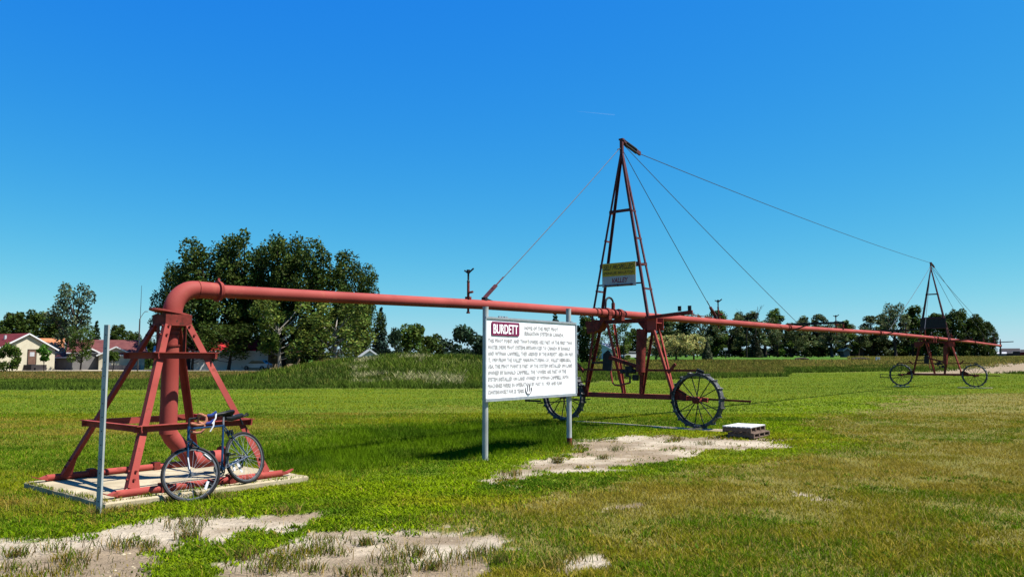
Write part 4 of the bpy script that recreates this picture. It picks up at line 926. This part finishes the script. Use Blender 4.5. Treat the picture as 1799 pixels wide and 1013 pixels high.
def tree_meshes(kind, var, colr, Href, Wref, lsize):
    key = (kind, var, colr)
    if key in TREE: return TREE[key]
    sd_ = hash((kind, var)) if False else (sum(map(ord, kind)) * 7 + var * 131)
    p, k, limbs = crown_np(kind, sd_); g = np.random.default_rng(sd_ + 5); n = len(p)
    real = p * np.array([Wref, Wref, Href])
    c = np.array(colr)[None] * (k * g.uniform(.6, 1.45, n))[:, None]; c[:, 0] *= g.uniform(.75, 1.3, n); 
    v, f, lc, cc = leaf_cloud(real, np.full(n, lsize), c)
    crown = np_mesh('crown', v / np.array([Wref, Wref, Href]), f, lc, M['leaf'], cc)
    tb = MB(); bend = g.uniform(-.05, .05, 2)
    ht = {'broad': .62, 'airy': .7, 'light': .6, 'willow': .45, 'poplar': .9, 'conifer': .9, 'shrub': .4, 'young': .75, 'dense': .8}[kind]
    r0 = {'broad': .026, 'airy': .022, 'light': .018, 'willow': .03, 'poplar': .011, 'conifer': .018, 'shrub': .012, 'young': .014, 'dense': .02}[kind]
    def sp(z): return Vector((bend[0] * z * 1.5, bend[1] * z * 1.5, z))
    S_ = lambda q: Vector((q[0] * Wref, q[1] * Wref, q[2] * Href))
    tb.tube([S_(sp(z)) for z in (-.02, 0, .02, ht * .3, ht * .6, ht)], [r0 * Href * q for q in (1.5, 1.35, 1.08, .9, .62, .2)], 9)
    for c_ in limbs:
        c_ = Vector(c_); z1 = max(.10, min(ht * .9, c_.z * .62)); a = sp(z1); m_ = a.lerp(c_, .5) + Vector((0, 0, -.02))
        tb.tube([S_(a), S_(m_), S_(c_)], [r0 * Href * .42, r0 * Href * .28, r0 * Href * .1], 5, caps=False)
    tb.v = [(x / Wref, y / Wref, z / Href) for x, y, z in tb.v]
    TREE[key] = (crown, tb.mesh('trunk', M['bark_pale'] if colr == C_LIGHT else M['bark'], True)); return TREE[key]
C_DARK = (.034, .054, .009); C_MID = (.045, .075, .011); C_LIGHT = (.078, .108, .018); C_WILLOW = (.25, .25, .08); C_ROW = (.058, .078, .026); C_CON = (.022, .042, .02); C_LOLLI = (.05, .12, .014)
def tree(name, label, px, Y, top, wpx, kind, var, colr, group=None, lean=0., base_z=None, cat='tree'):
    g = ground_at(px, Y); H = P3(px, top, Y).z - g.z; Wm = wpx / F_PX * Y
    Href = {'broad': 20, 'airy': 14, 'light': 12, 'willow': 8, 'poplar': 13, 'conifer': 8, 'shrub': 6, 'young': 4, 'dense': 12}[kind]; Wref = {'broad': 11, 'airy': 8, 'light': 9, 'willow': 9, 'poplar': 6, 'conifer': 3.5, 'shrub': 6, 'young': 3, 'dense': 9}[kind]
    ls = {'broad': .25, 'airy': .24, 'light': .22, 'willow': .24, 'poplar': .24, 'conifer': .26, 'shrub': .26, 'young': .16, 'dense': .28}[kind]
    cm, tm = tree_meshes(kind, var, colr, Href, Wref, ls)
    t = thing(name, label, cat, g, random.uniform(0, 6.28), group); t.scale = (Wm * 1.12, Wm * 1.12, H * .985)
    if lean: t.rotation_euler = (0, lean, 0)
    link_mesh('trunk', tm, t); link_mesh('crown', cm, t); return t
GB = 'big cottonwoods behind the pivot pipe'
tree('cottonwood_tree', 'leftmost big dark cottonwood, its crown around the top bend of the red pipe', 357, 124, 416, 130, 'broad', 0, C_DARK, GB)
tree('cottonwood_tree', 'tallest big dark cottonwood, second from the left of the group', 434, 127, 405, 122, 'broad', 1, C_DARK, GB)
tree('cottonwood_tree', 'big dark cottonwood right of the tallest one', 497, 124, 413, 104, 'broad', 2, C_DARK, GB)
tree('cottonwood_tree', 'broad dark cottonwood fourth from the left with thick trunk by the white truck', 563, 122, 427, 126, 'broad', 3, C_DARK, GB)
tree('cottonwood_tree', 'rightmost and lowest of the big dark cottonwoods', 628, 126, 460, 84, 'broad', 0, C_DARK, GB)
tree('cottonwood_tree', 'small dark cottonwood at the far left of the group, above the pipe bend', 306, 130, 462, 76, 'broad', 2, C_DARK, GB)
tree('birch_tree', 'lighter green tree with pale branches hanging below the red pipe', 492, 116, 520, 120, 'light', 0, C_LIGHT)
tree('birch_tree', 'lighter green low tree at the foot of the rightmost cottonwoods', 590, 116, 528, 130, 'light', 1, C_LIGHT)
tree('sapling_tree', 'thin leaning young tree below the pale branched birch', 468, 114, 575, 34, 'young', 0, C_MID, None, .25)
tree('leafy_tree', 'tall airy grey-green tree leaning above the orange roof', 127, 126, 496, 88, 'airy', 0, (.06, .085, .04), None)
tree('leafy_tree', 'wide dark tree behind the red roofed house, at the left edge', 22, 146, 551, 80, 'dense', 0, C_DARK)
tree('leafy_tree', 'rounded dark tree above the ridge of the red roofed house', 62, 150, 549, 78, 'dense', 1, C_DARK)
tree('leafy_tree', 'dark tree between the red roof and the tall airy tree', 98, 140, 556, 62, 'dense', 2, C_DARK)
tree('leafy_tree', 'mid green bushy tree with thin trunk left of the marker post', 142, 119, 570, 52, 'light', 0, C_MID)
tree('young_tree', 'small round bright green street tree before the cream house', 78, 110, 603, 36, 'young', 1, C_LOLLI)
tree('young_tree', 'small dark leafy tree covering the corner of the cream house', 18, 107, 597, 40, 'shrub', 0, C_MID)
tree('conifer_tree', 'dark conifer just left of the marker post top', 167, 142, 563, 30, 'conifer', 0, C_CON)
tree('leafy_tree', 'dark rounded tree behind the maroon roofed house', 204, 148, 572, 52, 'dense', 0, C_DARK)
tree('leafy_tree', 'low dark tree reaching towards the street lamp', 232, 152, 584, 40, 'dense', 1, C_DARK)
tree('leafy_tree', 'small dark tree right of the street lamp behind the garage', 262, 145, 600, 40, 'dense', 2, C_DARK)
tree('young_tree', 'thin young tree in front of the cream outbuilding', 199, 111, 613, 34, 'young', 0, C_MID)
tree('leafy_tree', 'dark tree behind the long shed by the pivot stand', 318, 142, 560, 60, 'dense', 1, C_DARK)
tree('leafy_tree', 'low dark leafy tree in front of the bright red roof', 402, 119, 566, 110, 'light', 0, C_DARK)
tree('leafy_tree', 'dark tree with low crown over the dark shed, right of the pivot legs', 338, 118, 560, 84, 'light', 1, C_DARK)
tree('leafy_tree', 'dark tree filling the gap behind the white house', 400, 142, 572, 80, 'dense', 2, C_DARK)
tree('leafy_tree', 'dark tree filling the gap behind the tan house', 540, 146, 570, 80, 'dense', 0, C_DARK)
tree('spruce_tree', 'pointed blue-green spruce at the right end of the big trees', 668, 128, 539, 40, 'conifer', 1, (.03, .055, .04))
GS = 'shrubs and low trees behind the mound'
tree('bushy_tree', 'narrow dark bush beside the pointed spruce', 692, 120, 574, 42, 'shrub', 1, C_CON, GS)
tree('bushy_tree', 'mid green bushy tree behind the mound, right of the spruce', 722, 124, 565, 62, 'shrub', 2, C_MID, GS)
tree('bushy_tree', 'low dark bushy tree in the middle of those behind the mound', 760, 128, 580, 62, 'shrub', 0, C_DARK, GS)
tree('bushy_tree', 'widest very dark bushy tree left of the white sign board', 808, 126, 569, 74, 'shrub', 1, C_CON, GS)
tree('bushy_tree', 'dark bush partly behind the left edge of the sign board', 848, 130, 586, 56, 'shrub', 2, C_CON, GS)
tree('bushy_tree', 'dark bush hidden behind the middle of the sign board', 910, 134, 590, 90, 'shrub', 0, C_DARK, GS)
tree('spruce_tree', 'spruce whose tip shows just above the sign board', 976, 140, 547, 36, 'conifer', 0, C_CON)
tree('leafy_tree', 'dark dense tree behind the left legs of the nearer tower', 1032, 150, 556, 58, 'dense', 1, C_DARK)
tree('leafy_tree', 'grey-green leafy tree seen through the nearer tower', 1080, 178, 564, 62, 'light', 1, C_MID)
tree('leafy_tree', 'dark rounded tree seen through the nearer tower, by the drive cylinder', 1118, 182, 578, 50, 'dense', 0, C_DARK)
tree('young_tree', 'small bright bush below the white house behind the tower', 1096, 150, 604, 34, 'shrub', 2, C_LIGHT)
tree('willow_tree', 'pale grey-green willow half behind the right tower legs', 1152, 152, 585, 56, 'willow', 1, C_WILLOW)
tree('willow_tree', 'pale grey-green willow, the middle one of three', 1188, 150, 581, 60, 'willow', 0, C_WILLOW)
tree('willow_tree', 'pale rounded willow, rightmost of three, before the tree row', 1219, 154, 584, 52, 'willow', 1, C_WILLOW)
tree('spruce_tree', 'small grey-green spruce right of the pale willows', 1243, 152, 598, 20, 'conifer', 1, (.07, .085, .045))
GR = 'tall thin trees in the row behind the pipe'
row = [(1176, 556, 40), (1205, 553, 46), (1236, 549, 44), (1258, 547, 40), (1281, 546, 42), (1302, 551, 40), (1322, 548, 42), (1345, 556, 44), (1366, 543, 36), (1390, 560, 46), (1413, 552, 34), (1438, 549, 36), (1462, 562, 44), (1484, 559, 40), (1508, 564, 40), (1534, 552, 40), (1556, 548, 36), (1574, 533, 40), (1604, 538, 48), (1628, 556, 40)]
nm = ['above the left tower leg plate', 'above the pale willows at left', 'just right of the pale willows', 'by the second pipe sprinkler', 'right of the second pipe sprinkler', 'left of the bare branches', 'beside the bare branches', 'right of the bare branches', 'with a tall tuft above the pipe', 'with a wide low crown', 'left of the third pipe sprinkler', 'with a narrow tip near the third sprinkler', 'behind the third pipe sprinkler', 'above the outhouse', 'above the dark shed', 'right of the dark shed', 'left of the tallest one', 'the tallest, left of the distant tower', 'behind the distant tower mast', 'right behind the distant tower mast']
for k, (px, top, w) in enumerate(row):
    tree('poplar_tree', 'tall open-crowned tree of the row, ' + nm[k], px, 186 + (k * 37) % 17, top + (4 if 8 < k < 17 else 0), w * 1.5, ('poplar', 'poplar', 'airy', 'poplar', 'light')[k % 5], k % 4, (C_ROW, C_ROW, (.07, .09, .035), C_MID, C_ROW)[k % 5], GR)
for k, (px, lab) in enumerate(((1180, 'behind the middle pale willow'), (1225, 'behind the rightmost pale willow'), (1268, 'right of the small grey-green spruce'), (1300, 'left of the dark brownish spruce'), (1352, 'right of the dark brownish spruce'), (1392, 'below the wide low crown of the row'), (1425, 'left of the third pipe sprinkler'), (1460, 'left of the outhouse'), (1530, 'right of the dark shed'), (1562, 'left of the distant tower wheel'), (1600, 'behind the left legs of the distant tower'), (1634, 'between the distant tower legs'))):
    tree('underbrush_shrub', 'dark low shrub growing under the tree row, ' + lab, px, 203 + k % 3, 578 + (k * 7) % 16, 70, 'shrub', k % 3, C_DARK if k % 2 else C_ROW, 'dark shrubs under the tree row', cat='shrub')
tree('spruce_tree', 'dark brownish spruce standing in front of the tree row', 1328, 178, 588, 26, 'conifer', 0, (.03, .035, .018))
GD = 'large dense dark trees at the right end of the row'
for px, top, w, v, lab in ((1652, 552, 62, 0, 'leftmost dense dark tree beside the distant tower'), (1686, 546, 62, 1, 'tallest dense dark tree right of the distant tower'), (1716, 556, 52, 2, 'dense dark tree second from the right end'), (1736, 566, 40, 0, 'rightmost and smallest dense dark tree above the pipe end')):
    tree('elm_tree', lab, px, 188, top, w, 'dense', v, C_DARK, GD)
def bare_tree(label, px, Y, top, seed):
    g = ground_at(px, Y); H = P3(px, top, Y).z - g.z; t = thing('bare_tree', label, 'tree', g, 0); r = random.Random(seed); tb = MB(); bb = MB()
    tb.tube([(0, 0, 0), (.1, 0, H * .4), (.25, 0, H * .72)], [.16, .11, .05], 6)
    for k in range(9):
        z = H * (.45 + .05 * k); a = r.uniform(0, 6.28); L = r.uniform(1.5, 3.2); s = Vector((.15, 0, min(z, H * .7))); e = s + Vector((math.cos(a) * L * .6, math.sin(a) * L * .5, L))
        e.z = min(e.z, H); m = s.lerp(e, .5) + Vector((r.uniform(-.2, .2), 0, -.2)); bb.tube([s, m, e], [.06, .045, .02], 4, caps=False)
        for q in range(2): f = m.lerp(e, r.uniform(.2, .7)); bb.tube([f, f + Vector((r.uniform(-.9, .9), r.uniform(-.5, .5), r.uniform(.5, 1.1)))], [.03, .014], 4, caps=False)
    tb.obj('trunk', M['bark'], t); bb.obj('branches', M['bark'], t)
bare_tree('leafless dead tree rising above the row near the second sprinkler', 1328, 182, 532, 3)
bare_tree('leafless branches rising left of the taller dead tree', 1312, 184, 540, 5)
# far wood along the horizon
n = 9000; px = rng.uniform(-260, 1735, n); Yd = rng.uniform(640, 760, n); xx = (px - 899.5) / F_PX * Yd; hh = 4 + 6 * fbm(xx / 18, np.zeros(n), 91, 3)
c = np.stack([xx, Yd, gz(xx, Yd) + rng.uniform(0, 1, n) ** .7 * hh], 1); v, f, lc, cc = leaf_cloud(c, np.full(n, 1.6), np.array([.035, .055, .03])[None] * rng.uniform(.7, 1.3, n)[:, None])
fw_ = link_mesh('distant_woods', np_mesh('distant_woods', v, f, lc, M['leaf'], cc)); fw_['kind'] = 'stuff'; fw_['label'] = 'distant line of woods along the horizon'

# ------------------------------------------------------------------ grass
def sample_xy(n, y0, y1, pw, side=1.0):
    ys = np.linspace(y0, y1, 2000); w = ys ** (-pw) * (.66 * ys + side); cdf = np.cumsum(w); cdf /= cdf[-1]
    y = np.interp(rng.uniform(0, 1, n), cdf, ys); x = rng.uniform(-1, 1, n) * (.66 * y + side); return x, y
def occupied(x, y):
    dx, dy = x - PIV.x, y - PIV.y; lx = dx * VD.x + dy * VD.y; ly = dx * UD.x + dy * UD.y
    ed = .16 * fbm(x * 5, y * 5, 201, 3); o = (abs(lx) < 1.22 - ed) & (abs(ly + -.04) < 1.39 - ed)
    o |= (abs(lx - .55) < 2.05) & (abs(ly - (TN - .05)) < .10)
    o |= (abs(lx - 1.75) < .95) & (abs(ly - (TN - .26)) < .10)
    dx, dy = x - c2.x, y - c2.y; ca, sa = math.cos(pa), math.sin(pa)
    o |= (abs(dx * ca + dy * sa) < .47) & (abs(-dx * sa + dy * ca) < .34)
    return o
def blades(x, y, z, h, w, lean, colr, near):
    n = len(x); a = rng.uniform(0, 6.283, n); b = a + rng.normal(0, .9, n) + 1.57
    d = np.stack([np.cos(a), np.sin(a), np.zeros(n)], 1) * (w / 2)[:, None]; l = np.stack([np.cos(b), np.sin(b), np.zeros(n)], 1) * (h * lean)[:, None]
    p = np.stack([x, y, z - .004], 1); up_v = np.zeros((n, 3)); up_v[:, 2] = h
    if near:
        v = np.stack([p - d, p + d, p + d * .75 + l * .32 + up_v * .58, p - d * .75 + l * .32 + up_v * .58, p + l + up_v * .96], 1).reshape(-1, 3)
        k = np.arange(n)[:, None] * 5; f = np.concatenate([k + np.array([[0, 1, 2, 3]]), k + np.array([[3, 2, 4]])], 1).ravel(); lc = np.tile([4, 3], n); return v, f, lc, np.repeat(colr, 5, 0)
    v = np.stack([p - d, p + d, p + l + up_v], 1).reshape(-1, 3); return v, np.arange(3 * n), np.full(n, 3), np.repeat(colr, 3, 0)
def lawn(name, label, N, y0, y1, pw, near):
    x, y = sample_xy(N, y0, y1, pw, 2.2); zn = zones(x, y); u = rng.uniform(0, 1, N)
    tuft = fbm(x * 1.6, y * 1.6, 101, 3); patch = fbm(x / 1.2, y / 1.2, 111, 4); big = fbm(x / 5.5, y / 1.9, 121, 4); fine = fbm(x * 3.2, y * 3.2, 131, 2)
    keep = np.where(zn['dirt'], np.where(tuft > .70, .45, np.where(tuft > .60, .08, .022)), np.where(zn['dry'], .6 + .4 * smooth(.34, .56, tuft), np.where(zn['lime'], .9, 1.)))
    ok = (u < keep) & ~zn['tall'] & ~occupied(x, y)
    x, y, tuft, patch, big, fine = (q[ok] for q in (x, y, tuft, patch, big, fine)); zn = {k: q[ok] for k, q in zn.items()}; n = len(x)
    r = rng.uniform(0, 1, n); green = np.array([.078, .138, .004]); dark = np.array([.040, .080, .004]); yel = np.array([.165, .180, .006]); straw = np.array([.28, .205, .035]); olive = np.array([.142, .132, .008]); brown = np.array([.205, .150, .020]); lime = np.array([.135, .195, .004])
    mixc = lambda a, b, t: a * (1 - t[:, None]) + b * t[:, None]
    t = smooth(.36, .64, patch)
    cN_ = mixc(dark[None], green[None], t); cN_ = mixc(cN_, yel[None], smooth(.44, .64, big) * .85)
    cN_ = np.where((r < .08)[:, None], straw, cN_)
    cL = mixc(dark[None] * 1.2, lime[None], smooth(.28, .58, patch)); cL = mixc(cL, yel[None] * 1.1, smooth(.48, .66, big)); cL = np.where((r < .03)[:, None], straw, cL)
    cD = mixc(olive[None], green[None] * .85, smooth(.42, .64, patch)); cD = mixc(cD, brown[None], smooth(.44, .60, big) * .65); cD = np.where((r < .17)[:, None], straw, cD)
    cB = np.where((r < .16)[:, None], straw * .8, mixc(green[None], brown[None], smooth(.30, .70, patch)))
    cG = mixc(dark[None] * .95, green[None] * .9, t)
    colr = cN_
    for k, cx in (('brown', cB), ('dry', cD), ('long', cG), ('lime', cL)): colr = np.where(zn[k][:, None], cx, colr)
    colr = np.where(zn['dirt'][:, None], np.where((r < .4)[:, None], brown * .75, np.where((r < .7)[:, None], olive * .85, green * .7)), colr)
    colr = colr * rng.uniform(.65, 1.35, n)[:, None]
    h = .042 * (.6 + .9 * fine); h = np.where(zn['long'], .095 * (.6 + .8 * fine), h); h = np.where(zn['lime'], .032 * (.5 + 1.1 * fine), h); h = np.where(zn['dry'], .044 * (.45 + 1.1 * tuft), h); h = np.where(zn['dirt'], .032 * (.5 + 1.2 * smooth(.55, .8, tuft)), h)
    h = h * rng.uniform(.6, 1.35, n); w = np.where(zn['lime'], .015, .0062) * rng.uniform(.7, 1.4, n) * np.maximum(1, (y / 9.5)) ** .9; lean = np.where(zn['lime'], 1.1, np.where(zn['dry'], .95, .65)) * rng.uniform(.3, 1.5, n)
    dx, dy = x - PIV.x, y - PIV.y; onpad = (abs(dx * VD.x + dy * VD.y) < 1.2) & (abs(dx * UD.x + dy * UD.y - .04) < 1.37)
    v, f, lc, cc = blades(x, y, np.where(onpad, .074, gz(x, y)), h, w, lean, colr, near)
    o = link_mesh(name, np_mesh(name, v, f, lc, M['grass'], cc)); o['kind'] = 'stuff'; o['label'] = label
DENS = 1.0
lawn('grass', 'short patchy lawn grass in the foreground', int(380000 * DENS), 5.0, 11.0, 1.2, True)
lawn('grass', 'short patchy lawn grass around the pivot stand and sign', int(450000 * DENS), 11.0, 24.0, 1.45, False)
lawn('grass', 'mown lawn grass around the wheeled towers', int(300000 * DENS), 24.0, 100.0, 1.9, False)
# loose tufts on the bare soil
tx, ty, th = [], [], []
tl = [(590, 972), (700, 966), (548, 1000), (760, 998), (620, 1008), (690, 1006), (800, 985), (840, 975), (470, 1002), (640, 955), (560, 965), (575, 950), (500, 985), (430, 980), (330, 945), (260, 958), (215, 960), (130, 985), (30, 975), (20, 1000), (95, 965), (330, 925), (380, 905), (500, 900), (690, 985), (735, 975), (1000, 985), (960, 1000), (880, 990), (1085, 790), (1190, 772), (980, 812), (1240, 780), (1060, 805), (900, 835), (350, 872), (390, 876), (300, 880), (170, 905), (215, 898)]
for px, py in tl:
    gx_, gy_ = G(px, py); k = int(rng.uniform(70, 130)); rr = rng.uniform(.05, .13); tx.append(gx_ + rng.normal(0, rr, k)); ty.append(gy_ + rng.normal(0, rr * .8, k)); th.append(rng.uniform(.05, .14, k) * rng.uniform(.7, 1.2))
tx, ty, th = map(np.concatenate, (tx, ty, th)); n = len(tx)
cc0 = np.where((rng.uniform(0, 1, n) < .4)[:, None], np.array([.19, .13, .04]), np.array([.075, .10, .012])) * rng.uniform(.6, 1.3, n)[:, None]
v, f, lc, cc = blades(tx, ty, gz(tx, ty), th, np.full(n, .008), rng.uniform(.3, 1.1, n), cc0, True)
o = link_mesh('grass_tufts', np_mesh('grass_tufts', v, f, lc, M['grass'], cc)); o['kind'] = 'stuff'; o['label'] = 'dry grass tufts standing on the bare soil'
# low leafy weeds in the turf and pale seed stalks in the dry grass
x, y = sample_xy(1500, 5.6, 17, 1.3); zn = zones(x, y); ok = ~zn['tall'] & ~occupied(x, y) & (~zn['dirt'] | (rng.uniform(0, 1, 1500) < .12)) & (fbm(x / 1.5, y / 1.5, 171, 3) > .45); x, y = x[ok], y[ok]
k = 22; m_ = len(x); rr = np.repeat(rng.uniform(.03, .10, m_), k); wx_ = np.repeat(x, k) + rng.normal(0, 1, m_ * k) * rr; wy_ = np.repeat(y, k) + rng.normal(0, 1, m_ * k) * rr; n = m_ * k
hue = np.repeat(rng.uniform(0, 1, m_), k)[:, None]; cc0 = (np.array([.035, .085, .006]) * (1 - hue) + np.array([.10, .15, .008]) * hue) * rng.uniform(.6, 1.35, n)[:, None]
v, f, lc, cc = blades(wx_, wy_, gz(wx_, wy_), rng.uniform(.02, .06, n), rng.uniform(.012, .022, n), rng.uniform(.6, 1.6, n), cc0, True)
o = link_mesh('weeds', np_mesh('weeds', v, f, lc, M['grass'], cc)); o['kind'] = 'stuff'; o['label'] = 'low leafy weeds growing in the turf'
x, y = sample_xy(9000, 5.5, 20, 1.2); zn = zones(x, y); ok = (zn['dry'] | zn['brown'] | (zn['dirt'] & (rng.uniform(0, 1, 9000) < .08))) & ~occupied(x, y); x, y = x[ok], y[ok]; n = len(x)
cc0 = np.array([.34, .25, .07])[None] * rng.uniform(.6, 1.3, n)[:, None]
v, f, lc, cc = blades(x, y, gz(x, y), rng.uniform(.06, .15, n), np.full(n, .004), rng.uniform(.1, .7, n), cc0, True)
o = link_mesh('seed_stalks', np_mesh('seed_stalks', v, f, lc, M['grass'], cc)); o['kind'] = 'stuff'; o['label'] = 'thin pale seed stalks in the dry grass'
# tall unmown grass beyond the lawn
N = 480000; x, y = sample_xy(N, 42, 190, 1.75, 4.0); zn = zones(x, y); q = x / y
road_ = (y > 111.5) & (y < 124.5) & (x < 13); house_ = (y > 111.5) & (x < 10)
ok = zn['tall'] & ~zn['dirt'] & ~house_ & ~((y > 150) & (q < .42) & (q > .03)); x, y, q = x[ok], y[ok], q[ok]; n = len(x)
r = rng.uniform(0, 1, n); pn = fbm(x / 3, y / 3, 141, 4); bn = fbm(x / 7, y / 5, 151, 3)
green = np.array([.066, .100, .012]); gr2 = np.array([.040, .066, .010]); tan = np.array([.17, .165, .032]); red = np.array([.15, .105, .03]); strw = np.array([.24, .225, .11])
colr = gr2 * (1 - smooth(.3, .65, pn)[:, None]) + green * smooth(.3, .65, pn)[:, None]
left = (x < -14) | (q < -.22)
colr = np.where((left & (y > 64 + 14 * (bn - .5)) & (r < .75))[:, None], red * (.7 + .6 * pn[:, None]), colr)
right = (q > .10); yy = np.where(q > .34, 118, 84)
colr = np.where((right & (y > yy + 26 * (bn - .5)) & (r < .8))[:, None], (tan * (1 - bn[:, None]) + red * bn[:, None] * (.6 + .7 * (q[:, None] > .34))), colr)
mound = np.hypot((x + 6.5) / 19, (y - 66) / 19) < .95
straw_p = mound & (fbm(x / 2.2, y / 1.6, 161, 4) > .60) & (q > -.20) & (q < -.06); colr = np.where((straw_p & (r < .8))[:, None], strw, colr)
colr = np.where((mound & ~straw_p & (r < .06))[:, None], tan, colr)
colr = colr * rng.uniform(.65, 1.35, n)[:, None]
h = rng.uniform(.16, .42, n) * (.7 + .6 * pn); h = np.where(left & ~mound, h * .55, h); h = np.where(left & (y > 80), h * .35, h); w = .0009 * y * rng.uniform(.8, 1.8, n)
v, f, lc, cc = blades(x, y, gz(x, y), h, w, rng.uniform(.2, 1.0, n) + np.where(straw_p, .5, 0), colr, False)
o = link_mesh('tall_grass', np_mesh('tall_grass', v, f, lc, M['grass'], cc)); o['kind'] = 'stuff'; o['label'] = 'tall unmown grass and weeds beyond the lawn'
# stones on the bare soil
mb = MB(); k = 0
while k < 260:
    px_, py_ = rng.uniform(-50, 1400), rng.uniform(765, 1012); g_ = G(px_, py_)
    if not any(inpoly(np.array([g_[0]]), np.array([g_[1]]), p)[0] for p in DIRT[:4]): k += .2; continue
    s = rng.uniform(.006, .022); mb.ball((g_[0], g_[1], float(gz(*g_)) - .010), s, 5, (1, rng.uniform(.6, 1.2), .6)); k += 1
o = mb.obj('pebbles', M['concrete']); o['kind'] = 'stuff'; o['label'] = 'small pebbles on the bare soil'
# contrail high up
m, t, b = newmat('contrail_ice'); b.inputs['Base Color'].default_value = (.9, .9, .9, 1); b.inputs['Alpha'].default_value = .05; b.inputs['Roughness'].default_value = 1
a_, b2 = P3(1012, 195.5, 6500), P3(1080, 202, 6500)
o = MB().tube([a_, a_.lerp(b2, .5), b2], [.5, 3.0, 4.0], 8).obj('contrail', m); o['kind'] = 'stuff'; o['label'] = 'short faint contrail in the blue sky'
